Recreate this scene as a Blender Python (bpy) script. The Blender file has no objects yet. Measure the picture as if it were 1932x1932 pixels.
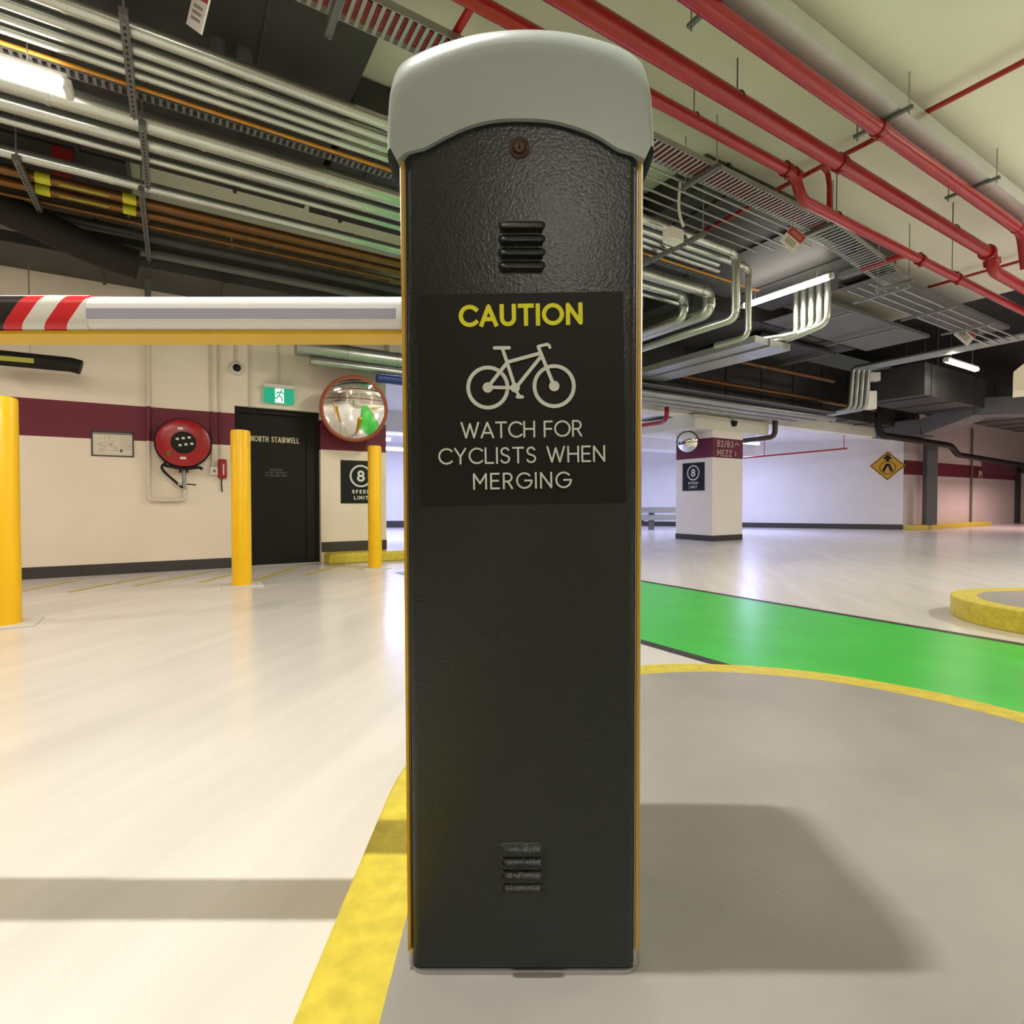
import bpy, bmesh, math, random
from mathutils import Vector, Matrix
random.seed(7)
PI = math.pi
SC = bpy.context.scene
COL = SC.collection

# ------------------------------------------------------------------ camera
H = 0.88; F = 1030.0; C = 966.0; PITCH = math.radians(1.17)
cam_d = bpy.data.cameras.new('camera'); cam = bpy.data.objects.new('camera', cam_d); COL.objects.link(cam)
cam.location = (0, 0, H); cam.rotation_euler = (PI/2 - PITCH, 0, 0)
cam_d.sensor_width = 36; cam_d.lens = 36*F/1932; cam_d.clip_start = 0.02; cam_d.clip_end = 200
SC.camera = cam
SC.view_settings.view_transform = 'Standard'; SC.view_settings.look = 'None'
SC.view_settings.gamma = 1; SC.view_settings.use_curve_mapping = False
SC.view_settings.exposure = 0.0
world = bpy.data.worlds.new('world'); SC.world = world; world.use_nodes = True
world.node_tree.nodes['Background'].inputs[0].default_value = (0.9, 0.87, 0.78, 1)
world.node_tree.nodes['Background'].inputs[1].default_value = 0.05

# building grid: U runs along the left wall, N points at it
AZ = math.atan((2640-C)/F)
U = Vector((math.sin(AZ), math.cos(AZ), 0)); N = Vector((-math.cos(AZ), math.sin(AZ), 0)); Z = Vector((0, 0, 1))
def ST(s, t, z=0.0): return U*s + N*t + Z*z
def ray(px, py):
    x = (px-C)/F; v = (C-py)/F
    return Vector((x, math.cos(PITCH)+v*math.sin(PITCH), -math.sin(PITCH)+v*math.cos(PITCH)))
def on_plane(px, py, p0, n):
    o = Vector((0, 0, H)); d = ray(px, py)
    return o + d*((p0-o).dot(n)/d.dot(n))
def fl(px, py, z=0.0): return on_plane(px, py, Vector((0, 0, z)), Z)
def on_y(px, py, y): return on_plane(px, py, Vector((0, y, 0)), Vector((0, 1, 0)))
def on_t(px, py, t): return on_plane(px, py, N*t, N)
def on_s(px, py, s): return on_plane(px, py, U*s, U)
def st_of(p): return p.dot(U), p.dot(N)
def frame(O, right, tilt=0.0):
    r = right.normalized(); into = Z.cross(r)
    M = Matrix((( r.x, into.x, 0, O.x), (r.y, into.y, 0, O.y), (r.z, into.z, 1, O.z), (0, 0, 0, 1)))
    return M @ Matrix.Rotation(tilt, 4, 'Y') if tilt else M

# ------------------------------------------------------------------ lights (lamps of the car park and added unseen ones)
def area(name, loc, size, size_y, power, col, rot=(0, 0, 0)):
    d = bpy.data.lights.new(name, 'AREA'); d.shape = 'RECTANGLE'; d.size = size; d.size_y = size_y
    d.energy = power; d.color = col
    o = bpy.data.objects.new(name, d); COL.objects.link(o); o.location = loc; o.rotation_euler = rot
    return o
WARM = (1.0, 0.91, 0.77); NEUT = (1.0, 0.96, 0.89); COOL = (0.50, 0.54, 1.0); PINK = (1.0, 0.78, 0.70)
K_KEY, K_BAT, K_COOL = 35, 48.5, 290

# ------------------------------------------------------------------ materials
def mat(name, col, rough=0.5, metal=0.0, noise=0.0, nscale=8.0, bump=0.0, bscale=60.0, coat=0.0, emit=None, es=0.0, spec=0.5, stretch=None):
    m = bpy.data.materials.new(name); m.use_nodes = True; nt = m.node_tree; b = nt.nodes['Principled BSDF']
    b.inputs['Roughness'].default_value = rough; b.inputs['Metallic'].default_value = metal
    b.inputs['Base Color'].default_value = (*col, 1); b.inputs['Coat Weight'].default_value = coat
    b.inputs['Coat Roughness'].default_value = 0.12; b.inputs['Specular IOR Level'].default_value = spec
    tc = nt.nodes.new('ShaderNodeTexCoord'); src = tc.outputs['Object']
    if stretch:
        mp = nt.nodes.new('ShaderNodeMapping'); nt.links.new(src, mp.inputs[0]); mp.vector_type = 'TEXTURE'; mp.inputs['Scale'].default_value = stretch[0]
        mp.inputs['Rotation'].default_value = (0, 0, stretch[1]); src = mp.outputs[0]
    if noise > 0:
        n = nt.nodes.new('ShaderNodeTexNoise'); n.inputs['Scale'].default_value = nscale; n.inputs['Detail'].default_value = 6
        nt.links.new(src, n.inputs['Vector'])
        r = nt.nodes.new('ShaderNodeValToRGB'); r.color_ramp.elements[0].position = 0.3; r.color_ramp.elements[1].position = 0.7
        r.color_ramp.elements[0].color = (*[c*(1-noise) for c in col], 1); r.color_ramp.elements[1].color = (*[min(1, c*(1+noise*0.5)) for c in col], 1)
        nt.links.new(n.outputs['Fac'], r.inputs[0]); nt.links.new(r.outputs[0], b.inputs['Base Color'])
    if bump > 0:
        n2 = nt.nodes.new('ShaderNodeTexNoise'); n2.inputs['Scale'].default_value = bscale; n2.inputs['Detail'].default_value = 4
        nt.links.new(src, n2.inputs['Vector'])
        bp = nt.nodes.new('ShaderNodeBump'); bp.inputs['Strength'].default_value = bump; bp.inputs['Distance'].default_value = 0.002
        nt.links.new(n2.outputs['Fac'], bp.inputs['Height']); nt.links.new(bp.outputs[0], b.inputs['Normal'])
    if emit:
        b.inputs['Emission Color'].default_value = (*emit, 1); b.inputs['Emission Strength'].default_value = es
    return m
def banded(name, white, band, z0, z1, rough=0.6):
    m = mat(name, white, rough, noise=0.05, nscale=1.2, bump=0.15, bscale=40)
    nt = m.node_tree; b = nt.nodes['Principled BSDF']; prev = b.inputs['Base Color'].links[0].from_socket
    tc = nt.nodes.new('ShaderNodeNewGeometry'); sx = nt.nodes.new('ShaderNodeSeparateXYZ'); nt.links.new(tc.outputs['Position'], sx.inputs[0])
    g = nt.nodes.new('ShaderNodeMath'); g.operation = 'GREATER_THAN'; g.inputs[1].default_value = z0; nt.links.new(sx.outputs[2], g.inputs[0])
    l = nt.nodes.new('ShaderNodeMath'); l.operation = 'LESS_THAN'; l.inputs[1].default_value = z1; nt.links.new(sx.outputs[2], l.inputs[0])
    mu = nt.nodes.new('ShaderNodeMath'); mu.operation = 'MULTIPLY'; nt.links.new(g.outputs[0], mu.inputs[0]); nt.links.new(l.outputs[0], mu.inputs[1])
    mx = nt.nodes.new('ShaderNodeMix'); mx.data_type = 'RGBA'; nt.links.new(mu.outputs[0], mx.inputs['Factor'])
    nt.links.new(prev, mx.inputs['A']); mx.inputs['B'].default_value = (*band, 1); nt.links.new(mx.outputs['Result'], b.inputs['Base Color'])
    return m
M = {}
PURPLE = (0.15, 0.010, 0.030); CREAM = (0.88, 0.79, 0.65)
M['wall'] = banded('wall_paint_purple_band', CREAM, PURPLE, 1.61, 2.03)
M['white_wall'] = mat('white_wall_paint', (0.80, 0.79, 0.78), 0.6, noise=0.04, nscale=1.5, bump=0.1)
M['ceil'] = mat('ceiling_paint', (0.82, 0.80, 0.66), 0.7, noise=0.08, nscale=0.7, bump=0.1)
M['void'] = mat('dark_soffit', (0.012, 0.012, 0.014), 0.9)
M['base'] = mat('charcoal_skirting_paint', (0.045, 0.042, 0.04), 0.5, noise=0.1)
M['yellow'] = mat('yellow_bollard_paint', (0.99, 0.57, 0.0), 0.38, noise=0.05, nscale=5, bump=0.1, coat=0.05)
M['kerb'] = mat('yellow_kerb_paint', (0.66, 0.54, 0.05), 0.45, noise=0.2, nscale=26, bump=0.8, bscale=50)
M['greypaint'] = mat('grey_island_paint', (0.33, 0.315, 0.29), 0.42, noise=0.12, nscale=3, bump=0.35, bscale=90)
M['green'] = mat('green_path_paint', (0.055, 0.58, 0.06), 0.32, noise=0.12, nscale=2.5, bump=0.15)
M['blackline'] = mat('dark_line_paint', (0.035, 0.03, 0.035), 0.4, noise=0.2, nscale=20)
M['yline'] = mat('worn_yellow_line', (0.70, 0.55, 0.10), 0.4, noise=0.35, nscale=9)
M['galv'] = mat('galvanised_steel', (0.40, 0.42, 0.40), 0.36, 0.8, noise=0.12, nscale=6)
M['lag'] = mat('foil_lagging', (0.52, 0.56, 0.51), 0.26, 0.85, noise=0.1, nscale=5, bump=0.3, bscale=20)
M['duct'] = mat('dull_sheet_steel', (0.055, 0.055, 0.052), 0.5, 0.3, noise=0.25, nscale=3)
M['grey'] = mat('grey_steel_paint', (0.13, 0.13, 0.125), 0.5, noise=0.1)
M['dark'] = mat('dark_steel', (0.03, 0.028, 0.026), 0.55, noise=0.2)
M['copper'] = mat('copper_pipe', (0.19, 0.085, 0.022), 0.35, 0.6, noise=0.2, nscale=8)
M['orange'] = mat('orange_conduit', (0.62, 0.27, 0.03), 0.35, 0.2, noise=0.15)
M['red'] = mat('red_pipe_paint', (0.36, 0.006, 0.010), 0.32, noise=0.1, nscale=4, coat=0.1)
M['dred'] = mat('dark_red_fitting', (0.26, 0.012, 0.012), 0.4, noise=0.15)
M['black'] = mat('black_paint', (0.009, 0.008, 0.006), 0.55, spec=0.25)
M['rubber'] = mat('black_rubber', (0.014, 0.012, 0.010), 0.65, spec=0.25)
M['whitepl'] = mat('white_plastic', (0.72, 0.70, 0.66), 0.4)
M['creampipe'] = mat('cream_painted_conduit', (0.74, 0.66, 0.55), 0.5)
M['creamband'] = banded('cream_conduit_purple_band', (0.74, 0.66, 0.55), PURPLE, 1.61, 2.03, 0.5)
M['tube'] = mat('lamp_tube', (1, 1, 1), 0.4, emit=(1.0, 0.90, 0.80), es=14)
M['tubecool'] = mat('cool_lamp_tube', (1, 1, 1), 0.4, emit=(0.85, 0.9, 1.0), es=10)
M['body'] = mat('charcoal_powder_coat', (0.012, 0.017, 0.016), 0.25, 0.0, noise=0.12, nscale=3, bump=0.36, bscale=230, spec=0.5)
M['alu'] = mat('brushed_aluminium', (0.50, 0.50, 0.49), 0.3, 0.9, noise=0.05)
M['trimy'] = mat('amber_trim', (0.62, 0.36, 0.01), 0.3, noise=0.1)
M['cap'] = mat('pale_grey_plastic', (0.34, 0.39, 0.385), 0.32, noise=0.03, coat=0.3, bump=0.08, bscale=150)
M['signblk'] = mat('black_vinyl', (0.006, 0.006, 0.006), 0.5, spec=0.3)
M['signy'] = mat('yellow_vinyl', (0.82, 0.82, 0.008), 0.5)
M['signw'] = mat('white_vinyl', (0.72, 0.78, 0.72), 0.5)
M['lock'] = mat('bronzed_lock', (0.07, 0.035, 0.025), 0.45, 0.3)
M['boomw'] = mat('white_boom_enamel', (0.88, 0.88, 0.88), 0.3, noise=0.03, coat=0.3)
M['boomg'] = mat('lavender_grey_insert', (0.40, 0.40, 0.50), 0.4)
M['boomy'] = mat('amber_rubber_edge', (0.70, 0.42, 0.0), 0.5, noise=0.08)
M['mirror'] = mat('mirror_glass', (0.92, 0.93, 0.92), 0.02, 1.0)
M['rim'] = mat('terracotta_rim', (0.36, 0.09, 0.04), 0.5, noise=0.1)
M['exitg'] = mat('exit_green', (0.0, 0.30, 0.16), 0.4, emit=(0.0, 0.42, 0.25), es=0.55)
M['exitw'] = mat('exit_white', (0.9, 0.95, 0.9), 0.4, emit=(0.85, 1.0, 0.92), es=0.95)
M['blue'] = mat('blue_pipe', (0.015, 0.05, 0.22), 0.45)
M['diam'] = mat('amber_sign', (0.60, 0.33, 0.015), 0.5)
M['paper'] = mat('plan_sheet', (0.70, 0.66, 0.54), 0.25)
M['print'] = mat('plan_print', (0.42, 0.22, 0.15), 0.4, noise=0.5, nscale=60)
M['pink'] = mat('red_print', (0.40, 0.04, 0.04), 0.5)
M['chart'] = mat('chartreuse_label', (0.45, 0.45, 0.05), 0.5)
M['redcab'] = mat('red_cable', (0.22, 0.02, 0.02), 0.5, noise=0.3, nscale=30)
M['greypr'] = mat('grey_print', (0.25, 0.24, 0.19), 0.6)
M['letter'] = mat('cream_letters', (0.62, 0.58, 0.42), 0.5)
M['faint'] = mat('faint_letters', (0.12, 0.12, 0.10), 0.5)
M['brown'] = mat('brown_drain_pipe', (0.06, 0.035, 0.022), 0.4, noise=0.2)
# floor: glossy cream epoxy with sweeping streaks
fm = mat('cream_epoxy_floor', (0.78, 0.755, 0.71), 0.27, noise=0.085, nscale=7, bump=0.35, bscale=30, coat=0.25, stretch=((1.0, 9.0, 1), math.radians(-15)))
M['floor'] = fm
# boom tape: red and white slanted bands ending in black
tm = mat('striped_tape', (0.8, 0.8, 0.8), 0.3); nt = tm.node_tree; b = nt.nodes['Principled BSDF']
ge = nt.nodes.new('ShaderNodeNewGeometry'); sx = nt.nodes.new('ShaderNodeSeparateXYZ'); nt.links.new(ge.outputs['Position'], sx.inputs[0])
a = nt.nodes.new('ShaderNodeMath'); a.operation = 'MULTIPLY_ADD'; a.inputs[1].default_value = -0.72; nt.links.new(sx.outputs[2], a.inputs[0]); nt.links.new(sx.outputs[0], a.inputs[2])
a2 = nt.nodes.new('ShaderNodeMath'); a2.operation = 'ADD'; a2.inputs[1].default_value = 10.0; nt.links.new(a.outputs[0], a2.inputs[0])
TAPE_OFF = a2
d = nt.nodes.new('ShaderNodeMath'); d.operation = 'DIVIDE'; d.inputs[1].default_value = 0.084; nt.links.new(a2.outputs[0], d.inputs[0])
fr = nt.nodes.new('ShaderNodeMath'); fr.operation = 'FRACT'; nt.links.new(d.outputs[0], fr.inputs[0])
gt = nt.nodes.new('ShaderNodeMath'); gt.operation = 'GREATER_THAN'; gt.inputs[1].default_value = 0.5; nt.links.new(fr.outputs[0], gt.inputs[0])
mx = nt.nodes.new('ShaderNodeMix'); mx.data_type = 'RGBA'; nt.links.new(gt.outputs[0], mx.inputs['Factor'])
mx.inputs['A'].default_value = (0.78, 0.80, 0.74, 1); mx.inputs['B'].default_value = (0.70, 0.025, 0.035, 1)
lt = nt.nodes.new('ShaderNodeMath'); lt.operation = 'LESS_THAN'; lt.inputs[1].default_value = -1.83; nt.links.new(a.outputs[0], lt.inputs[0])
mx2 = nt.nodes.new('ShaderNodeMix'); mx2.data_type = 'RGBA'; nt.links.new(lt.outputs[0], mx2.inputs['Factor']); nt.links.new(mx.outputs['Result'], mx2.inputs['A'])
mx2.inputs['B'].default_value = (0.02, 0.02, 0.02, 1); nt.links.new(mx2.outputs['Result'], b.inputs['Base Color'])
M['tape'] = tm

# ------------------------------------------------------------------ mesh helpers
def fillet(pts, r, n=6):
    pts = [Vector(p) for p in pts]; out = [pts[0]]
    for i in range(1, len(pts)-1):
        a, p, c = pts[i-1], pts[i], pts[i+1]; d1 = (a-p); d2 = (c-p)
        rr = min(r, d1.length*0.48, d2.length*0.48); d1.normalize(); d2.normalize()
        if rr < 1e-5 or d1.angle(d2, PI) > 3.1: out.append(p); continue
        A = p+d1*rr; B = p+d2*rr
        for k in range(n+1):
            t = k/n; out.append(A*(1-t)**2 + p*2*t*(1-t) + B*t*t)
    out.append(pts[-1]); return out
class MB:
    def __init__(s, M=None): s.v = []; s.f = []; s.M = M or Matrix.Identity(4); s.sm = False; s.k = 0
    def add(s, vs, fs):
        o = len(s.v); s.v += [s.M @ Vector(v) for v in vs]; s.f += [tuple(i+o for i in f) for f in fs]; return s
    def box(s, x0, x1, y0, y1, z0, z1):
        vs = [(x, y, z) for z in (z0, z1) for y in (y0, y1) for x in (x0, x1)]
        return s.add(vs, [(0, 2, 3, 1), (4, 5, 7, 6), (0, 1, 5, 4), (2, 6, 7, 3), (0, 4, 6, 2), (1, 3, 7, 5)])
    def bar(s, p0, p1, w, h):     # box between two points, w across (horizontal), h high
        p0 = Vector(p0); p1 = Vector(p1); d = (p1-p0).normalized()
        side = d.cross(Z) if abs(d.z) < 0.99 else Vector((1, 0, 0)); side.normalize(); up = side.cross(d)
        vs = []
        for p in (p0, p1):
            for a, b_ in ((-1, -1), (1, -1), (1, 1), (-1, 1)): vs.append(p+side*a*w/2+up*b_*h/2)
        return s.add(vs, [(3, 2, 1, 0), (4, 5, 6, 7), (0, 1, 5, 4), (1, 2, 6, 5), (2, 3, 7, 6), (3, 0, 4, 7)])
    def tube(s, pts, r, seg=12, bend=0, closed=False, radii=None):
        pts = [Vector(p) for p in pts]
        if bend: pts = fillet(pts, bend)
        n = len(pts); tan = []
        for i in range(n):
            if closed: t = pts[(i+1) % n]-pts[i-1]
            else: t = pts[min(i+1, n-1)]-pts[max(i-1, 0)]
            tan.append(t.normalized())
        ref = Z if abs(tan[0].z) < 0.9 else Vector((1, 0, 0)); nrm = (ref-tan[0]*ref.dot(tan[0])).normalized()
        vs = []
        for i in range(n):
            nrm = (nrm-tan[i]*nrm.dot(tan[i])).normalized(); bi = tan[i].cross(nrm)
            R = radii[i] if radii else r
            for k in range(seg):
                a = 2*PI*k/seg; vs.append(pts[i]+nrm*math.cos(a)*R+bi*math.sin(a)*R)
        fs = []
        for i in range(n if closed else n-1):
            j = (i+1) % n
            for k in range(seg):
                k2 = (k+1) % seg; fs.append((i*seg+k, i*seg+k2, j*seg+k2, j*seg+k))
        if not closed: fs += [tuple(range(seg-1, -1, -1)), tuple(range((n-1)*seg, n*seg))]
        s.sm = True
        return s.add(vs, fs)
    def lathe(s, prof, seg=32):   # profile of (r, z) about local Z
        vs = []; n = len(prof)
        for r, z in prof:
            for k in range(seg): a = 2*PI*k/seg; vs.append((r*math.cos(a), r*math.sin(a), z))
        fs = [(i*seg+k, i*seg+(k+1) % seg, (i+1)*seg+(k+1) % seg, (i+1)*seg+k) for i in range(n-1) for k in range(seg)]
        if prof[0][0] > 1e-6: fs.append(tuple(range(seg-1, -1, -1)))
        if prof[-1][0] > 1e-6: fs.append(tuple(range((n-1)*seg, n*seg)))
        s.sm = True
        return s.add(vs, fs)
    def prism(s, poly, z0, z1):   # polygon in local XY
        n = len(poly); vs = [(x, y, z0) for x, y in poly]+[(x, y, z1) for x, y in poly]
        return s.add(vs, [tuple(range(n-1, -1, -1)), tuple(range(n, 2*n))]+[(i, (i+1) % n, n+(i+1) % n, n+i) for i in range(n)])
    def prismy(s, poly, y0, y1):  # polygon in local XZ extruded in y
        n = len(poly); vs = [(x, y0, z) for x, z in poly]+[(x, y1, z) for x, z in poly]
        return s.add(vs, [tuple(range(n)), tuple(range(2*n-1, n-1, -1))]+[(i, n+i, n+(i+1) % n, (i+1) % n) for i in range(n)])
    def stroke(s, pts, w, y=0.0, cap='square', seg=14):   # flat line in local XZ
        P = [Vector((p[0], 0, p[1])) for p in pts]; n = len(P)
        for i in range(n-1):
            d = P[i+1]-P[i]
            if d.length < 1e-7: continue
            d.normalize(); a = P[i].copy(); b_ = P[i+1].copy()
            if cap == 'square':
                if i == 0: a -= d*w/2*0.98
                if i == n-2: b_ += d*w/2*0.98
            q = Vector((-d.z, 0, d.x))*w/2
            s.k += 1; yy = y-s.k*1.2e-5; s.add([(v.x, yy, v.z) for v in (a-q, b_-q, b_+q, a+q)], [(0, 1, 2, 3)])
        rng = range(n) if cap == 'round' else range(1, n-1)
        for i in rng: s.disc(P[i].x, P[i].z, w/2, y, seg)
        return s
    def disc(s, x, z, r, y=0.0, seg=20, sx=1.0):
        s.k += 1; y -= s.k*1.2e-5
        return s.add([(x+r*sx*math.cos(2*PI*k/seg), y, z+r*math.sin(2*PI*k/seg)) for k in range(seg)], [tuple(range(seg))])
def mesh_obj(name, mb, m, parent=None, loc=None, smooth=None, bevel=0, bseg=2, rotz=0):
    me = bpy.data.meshes.new(name); o = bpy.data.objects.new(name, me); COL.objects.link(o)
    if parent is not None:
        Mx = WM[parent.name]; inv = Mx.inverted(); o.parent = parent; WM[o.name] = Mx
    else:
        if loc is None:
            xs = [v.x for v in mb.v]; ys = [v.y for v in mb.v]; zs = [v.z for v in mb.v]
            loc = Vector(((min(xs)+max(xs))/2, (min(ys)+max(ys))/2, min(zs)))
        Mx = Matrix.Translation(Vector(loc)) @ Matrix.Rotation(rotz, 4, 'Z'); o.location = loc; o.rotation_euler = (0, 0, rotz)
        inv = Mx.inverted(); WM[o.name] = Mx
    me.from_pydata([inv @ v for v in mb.v], [], mb.f); me.update()
    bm = bmesh.new(); bm.from_mesh(me)
    if m.name not in ('x',): bmesh.ops.recalc_face_normals(bm, faces=bm.faces) if len(bm.faces) > 1 else None
    bm.to_mesh(me); bm.free()
    me.materials.append(m)
    if smooth if smooth is not None else mb.sm:
        for p in me.polygons: p.use_smooth = True
        try: me.set_sharp_from_angle(angle=math.radians(38))
        except Exception: pass
    if bevel:
        md = o.modifiers.new('bevel', 'BEVEL'); md.width = bevel; md.segments = bseg; md.limit_method = 'ANGLE'; md.angle_limit = math.radians(40)
    return o
WM = {}
def thing(name, label, cat, loc, rotz=0, group=None):
    o = bpy.data.objects.new(name, None); COL.objects.link(o); o.empty_display_size = 0.1
    o.location = loc; o.rotation_euler = (0, 0, rotz); WM[o.name] = Matrix.Translation(Vector(loc)) @ Matrix.Rotation(rotz, 4, 'Z')
    o['label'] = label; o['category'] = cat
    if group: o['group'] = group
    return o
def tag(o, label, cat, group=None, kind=None):
    o['label'] = label; o['category'] = cat
    if group: o['group'] = group
    if kind: o['kind'] = kind
    return o
def struct(name, mb, m, label=None, parent=None, **k):
    o = mesh_obj(name, mb, m, parent, **k)
    if parent is None: o['kind'] = 'structure'
    if label: o['label'] = label
    return o
def dup(root, loc, label=None, rotz=None):
    r = root.copy(); COL.objects.link(r); r.location = loc
    if rotz is not None: r.rotation_euler = (0, 0, rotz)
    if label: r['label'] = label
    for ch in list(root.children):
        c = ch.copy(); COL.objects.link(c); c.parent = r
        for g in list(ch.children):
            d_ = g.copy(); COL.objects.link(d_); d_.parent = c
    return r

# stroke font: monoline capitals, height 1
def arc(cx, cy, rx, ry, a0, a1, n=10): return [(cx+rx*math.cos(math.radians(a0+(a1-a0)*k/n)), cy+ry*math.sin(math.radians(a0+(a1-a0)*k/n))) for k in range(n+1)]
G = {
 'A': (.80, [[(0, 0), (.40, 1), (.80, 0)], [(.14, .30), (.66, .30)]]),
 'B': (.56, [[(0, 0), (0, 1), (.30, 1)]+arc(.30, .765, .23, .235, 90, -90)+[(0, .53)], [(0, 0), (.30, 0)]+arc(.30, .265, .27, .265, -90, 90)]),
 'C': (.82, [arc(.5, .5, .5, .5, 45, 315, 22)]),
 'D': (.74, [[(0, 0), (0, 1), (.24, 1)]+arc(.24, .5, .50, .5, 90, -90, 16)+[(0, 0)]]),
 'E': (.52, [[(.52, 1), (0, 1), (0, 0), (.52, 0)], [(0, .52), (.47, .52)]]),
 'F': (.50, [[(.50, 1), (0, 1), (0, 0)], [(0, .50), (.45, .50)]]),
 'G': (.94, [arc(.5, .5, .5, .5, 45, 360, 24)+[(.55, .5)]]),
 'H': (.68, [[(0, 0), (0, 1)], [(.68, 0), (.68, 1)], [(0, .52), (.68, .52)]]),
 'I': (.0, [[(0, 0), (0, 1)]]),
 'K': (.6, [[(0, 0), (0, 1)], [(.58, 1), (.04, .46)], [(.18, .6), (.6, 0)]]),
 'L': (.50, [[(0, 1), (0, 0), (.50, 0)]]),
 'M': (.82, [[(0, 0), (0, 1), (.41, .36), (.82, 1), (.82, 0)]]),
 'N': (.70, [[(0, 0), (0, 1), (.70, 0), (.70, 1)]]),
 'O': (1.0, [arc(.5, .5, .5, .5, 0, 360, 30)]),
 'P': (.52, [[(0, 0), (0, 1), (.26, 1)]+arc(.26, .73, .26, .27, 90, -90)+[(0, .46)]]),
 'R': (.56, [[(0, 0), (0, 1), (.28, 1)]+arc(.28, .73, .26, .27, 90, -90)+[(0, .46)], [(.28, .46), (.56, 0)]]),
 'S': (.56, [arc(.28, .755, .25, .245, 25, 180, 10)[:-1]+[(.035, .70), (.12, .56), (.30, .50), (.48, .42)]+arc(.28, .255, .28, .255, 15, -155, 12)]),
 'T': (.66, [[(0, 1), (.66, 1)], [(.33, 1), (.33, 0)]]),
 'U': (.68, [[(0, 1), (0, .34)]+arc(.34, .34, .34, .34, 180, 360, 14)+[(.68, 1)]]),
 'W': (1.14, [[(0, 1), (.30, 0), (.57, .93), (.84, 0), (1.14, 1)]]),
 'Y': (.70, [[(0, 1), (.35, .45), (.70, 1)], [(.35, .45), (.35, 0)]]),
 'Z': (.58, [[(0, 1), (.58, 1), (0, 0), (.58, 0)]]),
 '1': (.2, [[(0, .82), (.2, 1), (.2, 0)]]),
 '2': (.54, [arc(.27, .73, .26, .27, 160, -20, 12)+[(0, 0), (.54, 0)]]),
 '3': (.54, [arc(.26, .755, .24, .245, 140, -90, 12)+arc(.26, .255, .28, .255, 90, -140, 12)]),
 '8': (.56, [arc(.28, .76, .23, .24, 0, 360, 20), arc(.28, .26, .28, .26, 0, 360, 20)]),
 '/': (.36, [[(0, -.08), (.36, 1.06)]]),
 '^': (.52, [[(0, .38), (.26, .80), (.52, .38)]]),
 '>': (.34, [[(0, .92), (.34, .5), (0, .08)]]),
 ' ': (.28, []),
}
def text(mb, s, cx, cz, height, width, sw, y=0.0, gap=None):   # centred at cx, cz in local XZ, fitted into width
    ws = [G[c][0] for c in s]; hh = height-sw
    g = (width-sw-sum(ws)*hh)/(max(1, len(s)-1)); xs = 1.0
    if g < sw*1.15: # condense glyphs to leave room for gaps
        g = sw*1.5; xs = (width-sw-g*(len(s)-1))/(sum(ws)*hh)
    elif g > sw*3.2:
        g2 = sw*2.4+hh*0.1; xs = (width-sw-g2*(len(s)-1))/(sum(ws)*hh); g = g2
    x = cx-width/2+sw/2
    for c, w in zip(s, ws):
        for pl in G[c][1]: mb.stroke([(x+p[0]*hh*xs, cz-hh/2+p[1]*hh) for p in pl], sw, y)
        x += w*hh*xs+g

# ------------------------------------------------------------------ structure
T0 = 8.05; CZ = 4.20
floor = MB().box(-22, 34, -9, 34, -0.1, 0); struct('floor', floor, M['floor'], 'glossy cream epoxy car park floor')
# main ceiling over the service zone
G0 = frame(Vector((0, 0, 0)), U)           # local x = s, y = t, z = up
struct('ceiling', MB(G0).box(-12, 11.3, -8, 8.3, CZ, CZ+0.2), M['ceil'], 'pale painted concrete ceiling')
struct('ceiling_void', MB(G0).box(11.3, 30, -8, 8.3, 5.0, 5.2), M['void'])
struct('ceiling_far', MB(G0).box(2.2, 30, 8.3, 26, 2.78, 2.95), M['white_wall'])
sd0 = st_of(on_t(445, 1000, T0))[0]; sd1 = st_of(on_t(606, 1000, T0))[0]; sw1 = st_of(on_t(729, 1000, T0))[0]
zd = on_t(445, 765, T0).z
wl = MB(G0); wl.box(-12, sd0, T0, T0+0.3, 0, CZ); wl.box(sd0, sd1, T0, T0+0.3, zd, CZ); wl.box(sd1, sw1, T0, T0+0.3, 0, CZ)
struct('wall_left', wl, M['wall'], 'cream wall with purple band')
bl = MB(G0); bl.box(-12, sd0, T0-0.006, T0, 0, 0.132); struct('baseboard_left', bl, M['base'])
bl = MB(G0); bl.box(sd1+.002, sw1+.004, T0-0.006, T0-0.0005, 0.146, 0.29); struct('baseboard_stair', bl, M['base'])
# door 1
dz = Matrix(G0)
dr = thing('door_1', 'black stairwell door', 'door', ST((sd0+sd1)/2, T0+0.1, 0)); dr['kind'] = 'structure'; del dr['category']
mesh_obj('door_frame', MB(G0).box(sd0+.001, sd0+.05, T0+.08, T0+.2, 0, zd-.001).box(sd1-.05, sd1-.012, T0+.08, T0+.2, 0, zd-.001).box(sd0+.05, sd1-.05, T0+.08, T0+.2, zd-.07, zd-.001), M['black'], dr)
mesh_obj('door_leaf', MB(G0).box(sd0+.052, sd1-.17, T0+.12, T0+.17, 0.012, zd-.072), M['black'], dr)
mesh_obj('side_panel', MB(G0).box(sd1-.17, sd1-.051, T0+.10, T0+.17, 0.012, zd-.072), M['rubber'], dr)
mesh_obj('threshold', MB(G0).box(sd0+.002, sd1-.012, T0+.03, T0+.2, 0.0, 0.01), M['alu'], dr)
hp = on_t(470, 927, T0+.12); hm = MB(frame(hp, U)); hm.tube([(0, -.002, 0), (0, -.05, 0), (-.11, -.05, 0)], .009, 8, .01); mesh_obj('door_handle', hm, M['alu'], dr)
def wtext(px0, px1, py0, py1, s, t, sw): # helper giving centre, height, width on wall plane
    a = on_t(px0, py0, t); c = on_t(px1, py1, t); return a, c
fr = frame(on_t(519.5, 829.5, T0+.119), U); tb = MB(fr)
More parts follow.
